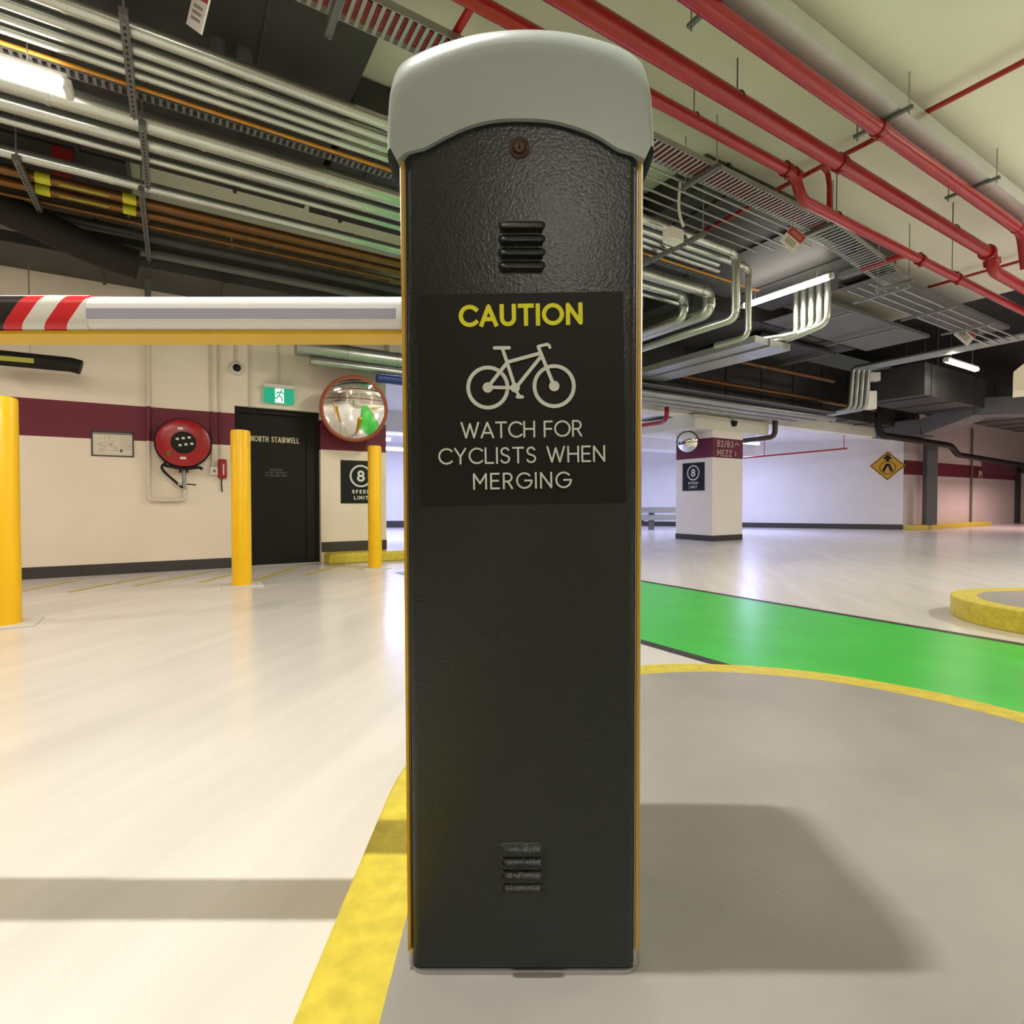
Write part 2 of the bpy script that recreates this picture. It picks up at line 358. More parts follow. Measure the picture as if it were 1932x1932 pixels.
text(tb, 'NORTH STAIRWELL', 0, 0, 0.078, (on_t(564, 829, T0+.119)-on_t(472.5, 829, T0+.119)).length, 0.0125); mesh_obj('door_lettering', tb, M['letter'], dr)
fr = frame(on_t(521, 892, T0+.119), U); tb = MB(fr)
text(tb, 'FIRE DOOR', 0, .040, .026, .16, .005); text(tb, 'DO NOT OBSTRUCT', 0, 0, .026, .27, .005); text(tb, 'DO NOT KEEP OPEN', 0, -.040, .026, .28, .005)
mesh_obj('small_lettering', tb, M['faint'], dr)
# beam line and far region
struct('trim_1', MB(G0).box(sw1, 18.7, 7.87, 8.3, 2.70, 4.2), M['ceil'], 'long concrete downstand beam')
struct('trim_2', MB(G0).box(9.25, 11.8, 7.75, 9.6, 2.42, 2.70), M['ceil'], 'drop head above the column')
struct('trim_3', MB(G0).box(3, 18.5, 11.2, 11.8, 2.35, 2.78), M['white_wall'], 'white downstand beam beyond the column')
pA = fl(1403, 995); pB = fl(1703, 999.5); pC = fl(1215, 992); pD = fl(620, 996)
def wallseg(a, b_, th, z0, z1, ext=0.0):
    r = (b_-a); L = r.length; m_ = MB(frame(a, r)); m_.box(-ext, L, 0, th, z0, z1); return m_
struct('wall_far', wallseg(pC, pB, .3, 0, 2.78), M['white_wall'], 'white far wall in cool light')
struct('baseboard_far', MB(frame(pC, pB-pC)).box(0, (pB-pC).length, -.008, 0, 0, .16), M['base'])
struct('wall_back', wallseg(pD, pC, .3, 0, 2.78), M['white_wall'])
struct('baseboard_back', MB(frame(pD, pC-pD)).box(0, (pC-pD).length, -.008, 0, 0, .22), M['base'])
sR, tR = st_of(pB)
M['rwall'] = banded('pink_wall_purple_band', (0.62, 0.55, 0.52), PURPLE, H+(945-895)*pB.y/F, H+(945-868)*pB.y/F)
struct('wall_right', MB(G0).box(sR, 40, tR, tR+.3, 0, 4.9), M['rwall'], 'wall with purple band beyond the grey post')
struct('wall_behind', MB(G0).box(-12, 34, -8.2, -8, 0, 5), M['wall'])
struct('wall_end', MB(G0).box(-12.2, -12, -8, 9, 0, 5), M['wall'])
struct('wall_far_end', MB(G0).box(34, 34.2, -8, 9, 0, 5), M['white_wall'])
# concrete columns behind the viewer, met in the convex mirror
for i, (s_, t_) in enumerate(((-3.5, -4.2), (6.5, -4.5), (1.2, -5.6))):
    struct('trim_%d' % (4+i), MB(G0).box(s_, s_+.6, t_, t_+.6, 0, CZ), M['wall'])

# ------------------------------------------------------------------ lights placed
def soffit(s, t):   # underside of whatever hangs or lies overhead at s, t
    if s > 11.3: return 5.0
    if t > 8.3: return 2.78
    if s < 1.15 and 3.45 < t < 5.95: return H+3.0
    if 1.2 < s < 4.3 and 4.3 < t < 5.95: return H+2.98
    if s < -.35 and 6.0 < t < 6.95: return H+3.0
    if 4.35 < s < 8.1 and 3.52 < t < 5.3: return H+3.02
    return CZ
def batten(name, s, t, z, along, L, label, power, m=None, wid=.11, hgt=.075, col=WARM, build_group='fluorescent battens', up=.12):
    rt = U if along == 'u' else N
    th = thing(name, label, 'light', ST(s, t, z), 0, build_group)
    fr_ = frame(ST(s, t, z), rt)
    mesh_obj('batten_body', MB(fr_).box(-L/2, L/2, -wid/2*.8, wid/2*.8, 0.028, hgt), M['whitepl'], th, bevel=.006)
    mb = MB(fr_); prof = [(-wid/2, .028), (-wid/2, 0), (-wid/4, -.028), (wid/4, -.028), (wid/2, 0), (wid/2, .028)]
    vs = [(x, y, z_) for x in (-L/2+.03, L/2-.03) for y, z_ in prof]; n = len(prof)
    mb.add(vs, [tuple(range(n)), tuple(range(n, 2*n))]+[(i, (i+1) % n, n+(i+1) % n, n+i) for i in range(n)])
    mesh_obj('diffuser', mb, m or M['tube'], th)
    for sg in (-1, 1):
        e = MB(fr_).box(sg*L/2-.03, sg*L/2+.02, -wid/2*.9, wid/2*.9, -.026, .045); mesh_obj('end_cap', e, M['whitepl'], th, bevel=.012)
    hz = soffit(s, t)
    for sg in (-1, 1): mesh_obj('drop_rod', MB(fr_).tube([(sg*L*.35, 0, hgt), (sg*L*.35, 0, hz-z-.002)], .004, 6), M['galv'], th)
    ang = math.atan2(rt.y, rt.x)
    area('lamp_light', ST(s, t, z-.04), L*.9, wid*.8, power, col, (0, 0, ang))
    area('lamp_light', ST(s, t, z+hgt+.01), L*.9, wid*.6, power*up, col, (PI, 0, ang))
batten('fluorescent_light', 7.0, 4.39, 3.68, 'n', 1.24, 'glowing fluorescent batten hung beside the bent steel pipes', K_BAT*.5, wid=.075, hgt=.05)
batten('fluorescent_light', -1.17, 4.30, 3.38, 'u', 1.28, 'brightest lamp at the upper left, below the silver pipes', K_BAT*.7, wid=.13)
batten('fluorescent_light', 13.9, 4.8, 3.68, 'u', 1.5, 'small glowing lamp under the dark soffit at the far right', K_BAT*.5)
batten('fluorescent_light', -1.5, -4.0, 3.68, 'n', 1.28, 'lamp behind the viewer left of the boom gate', K_BAT*1.1, col=NEUT, up=.3)
batten('fluorescent_light', 5.2, -2.4, 3.68, 'u', 1.28, 'added unseen lamp behind the viewer right of the boom gate', K_BAT*.6, col=NEUT, up=1.2)  # added lamp out of view, mostly lifts the ceiling at right
batten('fluorescent_light', -3.4, .6, 3.68, 'u', 1.28, 'added unseen lamp left of the viewer over the driveway', K_BAT*.15, col=WARM)  # added weak fill over the driveway, out of view
batten('fluorescent_light', -5.0, 5.6, 3.3, 'u', 1.28, 'added unseen lamp over the driveway close to the left wall', K_BAT*2.5, col=PINK, up=.03)  # added out of view to brighten the left wall
batten('fluorescent_light', 8.6, -.4, 3.68, 'u', 1.28, 'added unseen lamp over the right hand island', K_BAT*4.2, col=NEUT, up=.5)  # added out of view to brighten floor and ceiling on the right
batten('fluorescent_light', 14.5, -1.0, 3.68, 'u', 1.28, 'added unseen lamp beyond the right hand island', K_BAT*6, col=NEUT, up=.2)  # added unseen source lifting the distant right floor
batten('fluorescent_light', 3.2, 5.06, 3.50, 'n', 1.28, 'added lamp hidden behind the cabinet under the silver pipes', K_BAT*1.2, col=WARM, up=.03)  # added where the cabinet hides it, lights the wall and floor behind
batten('fluorescent_light', 18.0, 0.5, 4.0, 'u', 1.28, 'added unseen lamp at the distant right end', K_BAT*1.0, col=PINK)  # added pinkish fill for the far end, not in view
batten('fluorescent_light', 23.0, 5.2, 3.4, 'u', 1.28, 'added unseen lamp before the purple banded far wall', K_BAT*4.2, col=(1.0,.66,.66), up=.02)  # added unseen source that brightens the pink wall
p = on_y(746, 848, 12.5); s_, t_ = st_of(p)
batten('fluorescent_light', s_, t_, min(p.z, 2.6), 'u', 1.2, 'bluish lamp seen just left of the boom gate cabinet', K_COOL*.25, M['tubecool'], col=COOL)
batten('fluorescent_light', 14.0, 9.9, 2.55, 'u', 1.2, 'small cool lamp right of the lettered column', K_COOL*.35, M['tubecool'], col=COOL)
batten('fluorescent_light', 9.4, 12.6, 2.6, 'u', 1.2, 'added cool lamp hidden behind the lettered column', K_COOL*.5, M['tubecool'], col=COOL)  # added out of sight to give the far area its bluish light
batten('fluorescent_light', 4.6, 15.0, 2.6, 'u', 1.2, 'added unseen cool lamp deep behind the stair wall', K_COOL*.5, M['tubecool'], col=COOL)  # added unseen bluish fill for the space behind the wall
# compact lamp straight over the boom gate
kl = thing('downlight', 'compact square lamp above the boom gate', 'light', (-.48, .80, 3.68))
mesh_obj('housing', MB(Matrix.Translation((-.48, .80, 3.68))).box(-.13, .13, -.13, .13, 0.02, .10), M['whitepl'], kl, bevel=.01)
mesh_obj('diffuser', MB(Matrix.Translation((-.48, .80, 3.68))).box(-.11, .11, -.11, .11, 0, .02), M['tube'], kl)
mesh_obj('drop_rod', MB().tube([(-.48, .80, 3.78), (-.48, .80, CZ)], .006, 8), M['galv'], kl)
area('lamp_light', (-.52, .80, 3.67), .12, .03, K_KEY*3, NEUT)

# ------------------------------------------------------------------ islands and floor paint
def capsule(cx, cy, R, dx, dy, L, n=40):   # half disc at (cx,cy) with tail of length L along (dx,dy)
    a0 = math.atan2(dy, dx); P = []
    for k in range(n+1):
        a = a0+PI/2+PI*k/n; P.append((cx+R*math.cos(a), cy+R*math.sin(a)))
    P.append((P[-1][0]+dx*L, P[-1][1]+dy*L)); P.append((P[0][0]+dx*L, P[0][1]+dy*L)); return P
def island(name, label, cx, cy, R, dx, dy, L, band):
    th = thing(name, label, 'traffic island', (cx, cy, 0))
    kb = mesh_obj('kerb', MB().prism(capsule(cx, cy, R, dx, dy, L), 0, .150), M['kerb'], th, bevel=.008)
    mesh_obj('painted_top', MB().prism(capsule(cx, cy, R-band, dx, dy, L-band), .150, .1515), M['greypaint'], th)
island('traffic_island', 'grey topped island with yellow kerb under the boom gate cabinet', .80, 1.33, 1.11, 0, -1, 5.0, .125)
island('traffic_island', 'low round yellow kerbed island at the right edge of the picture', 3.99, 3.87, .68, 1, .12, 5.0, .16)
ua = fl(1213, 1097); ub = fl(1932, 1217); d_ = (ub-ua).normalized(); ua2 = ua-d_*4.0; ub2 = ub+d_*2.5
la = fl(1213, 1212); lb = fl(1360, 1254); e_ = (lb-la).normalized(); la2 = la-e_*4.0; lb2 = lb+e_*3.0
gp = thing('cycle_path', 'bright green painted path crossing behind the grey island', 'floor marking', (ua+lb)/2)
mesh_obj('green_paint', MB().add([Vector((p.x, p.y, .0020)) for p in (ua2, ub2, lb2, la2)], [(0, 1, 2, 3)]), M['green'], gp)
def strip(a, b_, w, z=.0035, mb=None):
    d = (b_-a).normalized(); q = Vector((-d.y, d.x, 0))*w/2
    return (mb or MB()).add([Vector((p.x, p.y, z)) for p in (a-q, b_-q, b_+q, a+q)], [(0, 1, 2, 3)])
mesh_obj('border_line', strip(ua2, ub2, .07), M['blackline'], gp)
mesh_obj('border_line', strip(la2, lb2, .075), M['blackline'], gp)
# yellow hatching before the left wall
hm = MB()
for x0, y0, x1, y1 in ((20, 1119, 150, 1094), (130, 1117, 290, 1086), (255, 1105, 400, 1078), (378, 1099, 430, 1085), (484, 1094, 560, 1070), (575, 1085, 640, 1067)):
    strip(fl(x0, y0), fl(x1, y1), .07, .002, hm)
strip(fl(-60, 1136), fl(20, 1118), .07, .002, hm)
tag(mesh_obj('floor_hatching', hm, M['yline']), 'faded yellow hatch lines on the floor along the left wall', 'floor marking')
kb = MB(G0); kb.box(sd1+.03, 5.5, 7.70, T0-.0005, 0, .145); 
tag(mesh_obj('kerb', kb, M['kerb'], bevel=.03, bseg=3), 'yellow painted kerb at the foot of the wall right of the stair door', 'kerb')
kb = MB(G0).box(sR+.02, 24.6, tR-.35, tR-.0005, 0, .14)
tag(mesh_obj('kerb', kb, M['kerb'], bevel=.02), 'distant low yellow kerb under the grey steel post', 'kerb')

# ------------------------------------------------------------------ boom gate
YF = fl(989, 1835, .15).y
def fp(px, py, y=None): q = on_y(px, py, y or YF); return q.x, q.z
bg = thing('boom_gate', 'tall charcoal boom gate cabinet with pale grey arched cap and a white arm', 'boom gate', (fp(989, 1835)[0], YF+.14, .1515))
zt = fp(0, 250)[1]; zb = .1515
xlT, xrT = fp(750, 300)[0], fp(1218, 300)[0]; xlB, xrB = fp(769, 1825)[0], fp(1210, 1825)[0]
def rrect(x0, x1, y0, y1, r, n=6):
    P = []
    for cx, cy, a in ((x1-r, y0+r, -90), (x1-r, y1-r, 0), (x0+r, y1-r, 90), (x0+r, y0+r, 180)):
        for k in range(n+1): A = math.radians(a+90*k/n); P.append((cx+r*math.cos(A), cy+r*math.sin(A)))
    return P
def loft(loops, mb=None, caps=True):
    mb = mb or MB(); n = len(loops[0]); vs = [v for L in loops for v in L]; fs = []
    for i in range(len(loops)-1):
        for k in range(n): k2 = (k+1) % n; fs.append((i*n+k, i*n+k2, (i+1)*n+k2, (i+1)*n+k))
    if caps: fs += [tuple(range(n-1, -1, -1)), tuple(range((len(loops)-1)*n, len(loops)*n))]
    mb.sm = True; return mb.add(vs, fs)
ztop = 1.47
def body_loop(z, inset=0, r=.010, y0=YF+.006, y1=YF+.262):
    f = (z-zb)/(fp(0, 300)[1]-zb); f = min(f, 1.05); x0 = xlB+(xlT-xlB)*f+inset; x1 = xrB+(xrT-xrB)*f-inset
    return [(x, y, z) for x, y in rrect(x0, x1, y0, y1, r)]
mesh_obj('housing', loft([body_loop(zb+.005), body_loop(ztop)]), M['alu'], bg)
mesh_obj('base_trim', loft([body_loop(zb, -.002, .032, YF-.006, YF+.266), body_loop(zb+.007, -.002, .032, YF-.006, YF+.266)]), M['alu'], bg)
# front panel between the amber trims
def panel_loop(z):
    f = (z-zb)/(fp(0, 300)[1]-zb); x0 = fp(775.5, 1825)[0]+(fp(761.5, 300)[0]-fp(775.5, 1825)[0])*f; x1 = fp(1199, 1825)[0]+(fp(1205, 300)[0]-fp(1199, 1825)[0])*f
    return [(x, y, z) for x, y in rrect(x0, x1, YF-.002, YF+.05, .014)]
mesh_obj('front_panel', loft([panel_loop(zb+.009), panel_loop(ztop)]), M['body'], bg)
for sx_, (bx, tx) in ((0, (771.5, 757.5)), (1, (1202.5, 1209))):
    x0 = fp(bx, 1825)[0]; x1 = fp(tx, 300)[0]; mb = MB(); w = .0022; y0 = YF+.0035; f = (ztop-zb)/(fp(0, 300)[1]-zb); x1 = x0+(x1-x0)*f
    mb.add([(x0-w, y0, zb+.03), (x0+w, y0, zb+.03), (x0+w, YF+.03, zb+.03), (x0-w, YF+.03, zb+.03), (x1-w, y0, ztop), (x1+w, y0, ztop), (x1+w, YF+.03, ztop), (x1-w, YF+.03, ztop)],
           [(3, 2, 1, 0), (4, 5, 6, 7), (0, 1, 5, 4), (1, 2, 6, 5), (2, 3, 7, 6), (3, 0, 4, 7)])
    mesh_obj('amber_strip', mb, M['trimy'], bg)
# black side skins behind the amber strips
# cap
YC = YF-.012
top = [(738, 322), (738, 290), (740, 240), (744, 190), (750, 160), (759, 143), (775, 130), (810, 113), (855, 98), (900, 87), (945, 81), (985, 79), (1030, 80), (1080, 86), (1130, 98), (1170, 112), (1195, 128), (1208, 142), (1216, 170), (1220, 210), (1223, 260), (1225, 290), (1225, 318)]
bot = [(1217, 300), (1195, 289), (1178, 284), (1163, 278), (1130, 257), (1090, 240), (1040, 227), (985, 223), (930, 226), (880, 239), (835, 260), (803, 277), (785, 282), (765, 288), (748, 302)]
YS = YC+.055
def resample(P, n):
    P = [Vector((a, b_, 0)) for a, b_ in P]; Q = []
    for i in range(len(P)-1):
        p0 = P[max(i-1, 0)]; p1 = P[i]; p2 = P[i+1]; p3 = P[min(i+2, len(P)-1)]
        for k in range(8):
            t = k/8; Q.append(.5*((2*p1)+(p2-p0)*t+(2*p0-5*p1+4*p2-p3)*t*t+(3*p1-p0-3*p2+p3)*t**3))
    Q.append(P[-1]); L = [0]
    for a, b_ in zip(Q, Q[1:]): L.append(L[-1]+(b_-a).length)
    out = []; j = 0
    for k in range(n):
        d0 = L[-1]*k/(n-1)
        while j < len(L)-2 and L[j+1] < d0: j += 1
        f = (d0-L[j])/max(1e-9, L[j+1]-L[j]); q_ = Q[j].lerp(Q[j+1], f); out.append((q_.x, q_.y))
    return out
NC = 56
tp = [on_y(x, y, YS) for x, y in top]; tp = resample([(p.x, p.z) for p in tp], NC)
bp_ = resample([fp(x, y, YC) for x, y in bot][::-1], NC)
def cap_rows(y, shz, shx):
    P = []; zs = [z for x, z in tp]; zlo = tp[0][1]; zhi = max(zs); cx = (tp[0][0]+tp[-1][0])/2; hw = (tp[-1][0]-tp[0][0])/2
    for x, z in tp:
        f = (z-zlo)/(zhi-zlo); f = max(0, min(1, (f-.35)/.5)); f = f*f*(3-2*f)
        P.append((x-(x-cx)/hw*(shx+(.014*f*shz/.045)), y, z-shz*f))
    return P, [(x, y, z) for x, z in bp_]
rows = []
T_, B_ = cap_rows(YC, .048, .011); nr = 8
for k in range(nr): rows.append([tuple(Vector(b_).lerp(Vector(t_), k/nr)) for t_, b_ in zip(T_, B_)])
for k in range(11):
    th_ = k/10*PI/2; rows.append(cap_rows(YC+.055*(1-math.cos(th_)), .048*(1-math.sin(th_)), .011*(1-math.sin(th_)))[0])
for k in range(7):
    th_ = k/6*PI/2; rows.append(cap_rows(YF+.22+.05*math.sin(th_), .045*(1-math.cos(th_)), .011*(1-math.cos(th_)))[0])
T_, B_ = rows[-1], [(x, YF+.27, z) for x, z in bp_]
for k in range(1, nr+1): rows.append([tuple(Vector(t_).lerp(Vector(b_), k/nr)) for t_, b_ in zip(T_, B_)])
rows.append([(x, YF+.012, z+.004) for x, z in bp_])
mb = MB(); mb.sm = True; mb.add([p for r_ in rows for p in r_], [(i*NC+k, i*NC+k+1, ((i+1) % len(rows))*NC+k+1, ((i+1) % len(rows))*NC+k) for i in range(len(rows)) for k in range(NC-1)])
cp = mesh_obj('cap', mb, M['cap'], bg)
bot = bot[:]
# dark strip that paints in the gap's shadow under the cap
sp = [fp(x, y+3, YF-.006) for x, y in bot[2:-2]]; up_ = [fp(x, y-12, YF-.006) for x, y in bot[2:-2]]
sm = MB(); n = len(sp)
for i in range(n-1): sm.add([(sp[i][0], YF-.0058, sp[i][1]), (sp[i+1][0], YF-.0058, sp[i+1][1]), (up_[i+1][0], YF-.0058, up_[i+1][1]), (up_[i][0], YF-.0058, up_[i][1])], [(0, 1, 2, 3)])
mesh_obj('gap_shadow', sm, M['rubber'], bg)
# lock
lx, lz = fp(980, 281); Ml = Matrix.Translation((lx, YF-.002, lz)) @ Matrix.Rotation(PI/2, 4, 'X')
lk = mesh_obj('lock', MB(Ml).lathe([(.0155, 0), (.0155, .002), (.013, .0035), (.0085, .001), (.0085, .001)], 28), M['lock'], bg)
mesh_obj('lock_barrel', MB(Ml).lathe([(.0080, .0008), (.0080, .003), (.0070, .0038), (.0, .0038)], 24), M['lock'], lk)
kh = MB(Matrix.Translation((lx, YF-.0062, lz))).disc(0, -.0015, .0022).stroke([(0, -.001), (0, .004)], .0022); mesh_obj('keyhole', kh, M['rubber'], lk)
# louvred vents
def vent(px0, px1, ys, hgt):
    x0 = fp(px0, ys[0])[0]; x1 = fp(px1, ys[0])[0]; vm = MB(); sm = MB()
    for y in ys:
        z0 = fp(0, y+hgt)[1]; z1 = fp(0, y)[1]; L = []; ns = 8; nx = 14
        for i in range(nx+1):
            u = i/nx; e = min(1, min(u, 1-u)*7); e = math.sqrt(max(0, 1-(1-e)**2)); x = x0+(x1-x0)*u; row = []
            for k in range(ns+1):
                q = k/ns; z = z1+(z0-z1)*q*(.35+.65*e) - (1-e)*(z1-z0)*.25; dpt = .0098*e*math.sin(q*PI/2)**.8; row.append((x, YF-.0021-dpt, z))
            L.append(row)
        vs = [p for r_ in L for p in r_]; w = ns+1
        vm.add(vs, [(i*w+k, (i+1)*w+k, (i+1)*w+k+1, i*w+k+1) for i in range(nx) for k in range(ns)])
        sm.box(x0+.004, x1-.004, YF-.0097, YF-.0018, z0-.0008, z0+.0012)
    vm.sm = True; v = mesh_obj('vent', vm, M['body'], bg); mesh_obj('vent_slot', sm, M['rubber'], v)
vent(940, 1029, (418, 443, 468, 493), 18)
vent(940, 1030, (1588, 1612, 1637, 1661), 19)
# caution sign
ang = math.radians(-1.0); SY = YF-.0030
sc_ = fp(984, 754); SF = Matrix.Translation((sc_[0], SY, sc_[1])) @ Matrix.Rotation(ang, 4, 'Y'); kpx = (fp(1084, 754)[0]-fp(984, 754)[0])/100
sg = mesh_obj('caution_sign', MB(SF).box(-193.5*kpx, 193.5*kpx, 0, .0009, -198*kpx, 198*kpx), M['signblk'], bg)
def sl(px, py): # photo px -> sign local
    x = (px-984)*kpx; z = -(py-754)*kpx; c, s = math.cos(-ang), math.sin(-ang); return x*c+z*s, -x*s+z*c
def line(s, px0, px1, py, hpx, wpx, m, nm):
    a = sl((px0+px1)/2, py); mb = MB(SF); text(mb, s, a[0], a[1], hpx*kpx, (px1-px0)*kpx, wpx*kpx, -.0004); return mesh_obj(nm, mb, m, sg)
line('CAUTION', 866, 1098, 597, 41.5, 8.0, M['signy'], 'yellow_lettering')
mb = MB(SF)
for s, a, b_, py in (('WATCH FOR', 869.5, 1097.5, 810.5), ('CYCLISTS WHEN', 827.5, 1140.5, 859), ('MERGING', 893, 1076.5, 907)):
    q = sl((a+b_)/2, py); text(mb, s, q[0], q[1], 31*kpx, (b_-a)*kpx, 3.5*kpx, -.0004)
mesh_obj('white_lettering', mb, M['signw'], sg)
mb = MB(SF)
def cr(x, y): return sl(760+x/4.2, 540+y/4.2)
def cst(pts, w=28, cap='round'): mb.stroke([cr(*p) for p in pts], w/4.2*kpx, -.0005, cap)
for c in ((675, 808), (1197, 798)):
    cst([(c[0]+155*math.cos(2*PI*k/48), c[1]+157*math.sin(2*PI*k/48)) for k in range(49)], 30); q = cr(*c); mb.disc(q[0], q[1], 41/4.2*kpx, -.0005, 28)
cst([(728, 500), (842, 499)], 28); cst([(790, 505), (822, 600), (885, 795)], 27); cst([(826, 612), (1090, 540)], 28)
cst([(1072, 492), (1105, 575), (1195, 795)], 28); cst([(1072, 488), (1140, 472), (1156, 480), (1162, 497)], 24); cst([(1095, 565), (905, 800)], 28)
cst([(675, 808), (890, 812)], 26); cst([(675, 808), (826, 616)], 28); q = cr(890, 812); mb.disc(q[0], q[1], 37/4.2*kpx, -.0005, 24)
cst([(896, 835), (925, 880)], 24); cst([(908, 883), (945, 883)], 28)
mesh_obj('bicycle_symbol', mb, M['signw'], sg)
# boom arm (part of the gate)
BY0, BY1 = 1.02, 1.10
z1_ = on_y(400, 553, BY0).z; z0_ = on_y(400, 625, BY0).z; xb = -.196; xe = -3.0
def boom_loop(x, g=0):
    n = 6; P = []; yc = (BY0+BY1)/2; w = (BY1-BY0)/2+g; r = .022
    prof = rrect(BY0-g, BY1+g, z0_-g*.2, z1_+g, r, 6)
    return [(x, y, z) for y, z in prof]
ba = mesh_obj('boom_arm', loft([boom_loop(xe), boom_loop(xb)]), M['boomw'], bg)
mesh_obj('insert_strip', MB().box(xe+.05, xb-.02, BY0-.0012, BY0+.004, on_y(400, 601, BY0).z, on_y(400, 581, BY0).z), M['boomg'], ba, bevel=.001)
mesh_obj('rubber_edge', MB().box(xe+.01, xb-.002, BY0+.004, BY1-.004, z0_-.004, z0_+.003), M['boomy'], ba, bevel=.002)
xt = on_y(163, 590, BY0).x
mesh_obj('striped_tape', loft([boom_loop(xt-.42, .0022), boom_loop(xt, .0022)]), M['tape'], ba)
mesh_obj('arm_clamp', MB().box(xb-.004, xb+.03, BY0-.015, BY1+.015, z0_-.02, z1_+.02), M['body'], bg, bevel=.004)
# tape phase: red band right edge crosses (118,625) in the photograph
q = on_y(118, 625, BY0); ph = (q.x-.72*q.z); per = 84/F*BY0
d.inputs[1].default_value = per; TAPE_OFF.inputs[1].default_value = -ph+per*40
q = on_y(0, 622, BY0); lt.inputs[1].default_value = q.x-.72*q.z

# ------------------------------------------------------------------ bollards
def bollard(loc, label, r=.094, h=1.61):
    th = thing('bollard', label, 'bollard', loc, 0, 'yellow steel bollards on the driveway'); T = Matrix.Translation(loc)
    mesh_obj('post', MB(T).lathe([(r, 0.012), (r, h-.02), (r-.006, h-.006), (r-.02, h), (0, h)], 36), M['yellow'], th)
    mesh_obj('base_plate', MB(T @ Matrix.Rotation(PI/2-AZ, 4, 'Z')).box(-.19, .19, -.17, .17, 0, .012), M['whitepl'], th, bevel=.003)
    return th
b1 = fl(452, 1106); b2 = fl(706, 1073)
bo = bollard(Vector((b1.x, b1.y+.05, 0)), 'yellow bollard standing in front of the black stair door')
dup(bo, Vector((b2.x, b2.y+.05, 0)), 'yellow bollard standing before the kerb and the speed limit sign').scale = (.93, .93, .99)
b3 = fl(21, 1183); dup(bo, Vector((b3.x-.10, b3.y+.06, 0)), 'yellow bollard cut off by the left edge of the picture')
bpy.context.view_layer.update()

# ------------------------------------------------------------------ things on the left wall
def wf(px, py, t=T0): return frame(on_t(px, py, t), U)
def wlen(px0, px1, py, t=T0): return (on_t(px1, py, t)-on_t(px0, py, t)).length
# hose reel
hr = thing('fire_hose_reel', 'red round fire hose reel mounted on the purple banded wall', 'fire hose reel', on_t(346, 880, T0))
Fh = wf(346, 838, T0); Rr = wlen(296, 397, 838)/2
A_ = Matrix.Rotation(PI/2, 4, 'X')      # lathe axis pointing out of the wall
disc_f = MB(Fh @ A_).lathe([(0.10, .225), (.13, .225), (Rr*.62, .222), (Rr-.03, .215), (Rr, .20), (Rr, .185), (Rr-.02, .185), (.1, .185)], 56)
fd = mesh_obj('red_disc', disc_f, M['red'], hr)
mesh_obj('hose_coil', MB(Fh @ A_).lathe([(.12, .055), (Rr-.02, .055), (Rr+.02, .07), (Rr+.005, .09), (Rr+.02, .115), (Rr+.005, .14), (Rr+.01, .17), (.12, .184)], 48), M['rubber'], hr)
mesh_obj('rear_disc', MB(Fh @ A_).lathe([(.08, .035), (Rr-.01, .035), (Rr-.01, .05), (.08, .05)], 48), M['dred'], hr)
hb = mesh_obj('hub', MB(Fh @ A_).lathe([(.135, .21), (.135, .233), (.12, .238), (0, .238)], 40), M['black'], hr)
for i in range(3):
    for j in (0, 1):
        x = -.065+i*.062+j*.028; z = .040-j*.075+i*.012; mesh_obj('pictogram', MB(Fh).box(x-.016, x+.016, -.2398, -.2385, z-.013, z+.013), M['whitepl'], hb)
mesh_obj('white_sticker', MB(Fh).box(-.06, -.005, -.2272, -.222, .155, .185), M['whitepl'], fd); mesh_obj('white_sticker', MB(Fh).box(-.04, .025, -.2272, -.222, -.205, -.175), M['whitepl'], fd)
mesh_obj('brass_sticker', MB(Fh @ Matrix.Translation((-.155, -.2262, -.14))).prismy([(.028*math.cos(k*PI/8), .042*math.sin(k*PI/8)) for k in range(16)], 0, .004), M['copper'], fd)
mesh_obj('wall_bracket', MB(Fh).box(-.05, .05, -.05, -.001, -.36, .1), M['dred'], hr)
mm = MB(Fh); mm.tube([(-.19, -.13, -Rr+.04), (-.24, -.16, -Rr-.01), (-.20, -.16, -Rr-.08), (-.08, -.14, -Rr-.20), (-.02, -.10, -Rr-.26)], .015, 10, .04)
mm.tube([(-.2, -.16, -Rr+.005), (.0, -.18, -Rr-.03), (.17, -.16, -Rr-.005), (.2, -.16, -Rr-.03)], .018, 10, .04); mesh_obj('hose', mm, M['rubber'], hr)
mesh_obj('nozzle', MB(Fh).tube([(.03, -.1, -Rr-.215), (.13, -.12, -Rr-.225)], .008, 8), M['black'], hr)
vv = MB(Fh); vv.tube([(.0, -.09, -Rr+.02), (.0, -.09, -Rr-.27)], .022, 12); vv.tube([(-.045, -.10, -Rr-.215), (-.045, -.15, -Rr-.215)], .022, 8)
mesh_obj('valve', vv, M['galv'], hr)
# feed pipe in a U under the reel
zr = on_t(346, 943, T0).z; xa = 0
fpz = MB(); a = on_t(281, 700, T0-.05); b_ = on_t(281, 943, T0-.05); c_ = on_t(349, 943, T0-.05); d2 = on_t(349, 922, T0-.05)
fpz.tube([Vector((a.x, a.y, CZ-.5)), b_, c_, d2], .024, 12, .05)
tag(mesh_obj('water_pipe', fpz, M['creamband']), 'cream pipe running down the wall and under the hose reel', 'pipe')
for px, y1_, lab in ((401, 893, 'cream conduit ending at the call box by the red handset'), (416, 868, 'cream conduit running down behind the red handset'), (446, 682, 'short conduit above the dome camera'), (473, 768, 'conduit running down to the top of the stair door'), (526, 724, 'conduit running down to the exit sign')):
    q = on_t(px, y1_, T0-.018); tag(mesh_obj('conduit', MB().tube([Vector((q.x, q.y, 3.55)), q], .013 if px != 446 else .016, 10), M['creamband']), lab, 'conduit')
ib = thing('intercom_handset', 'red handset hanging on the wall beside the hose reel', 'intercom', on_t(419, 902, T0))
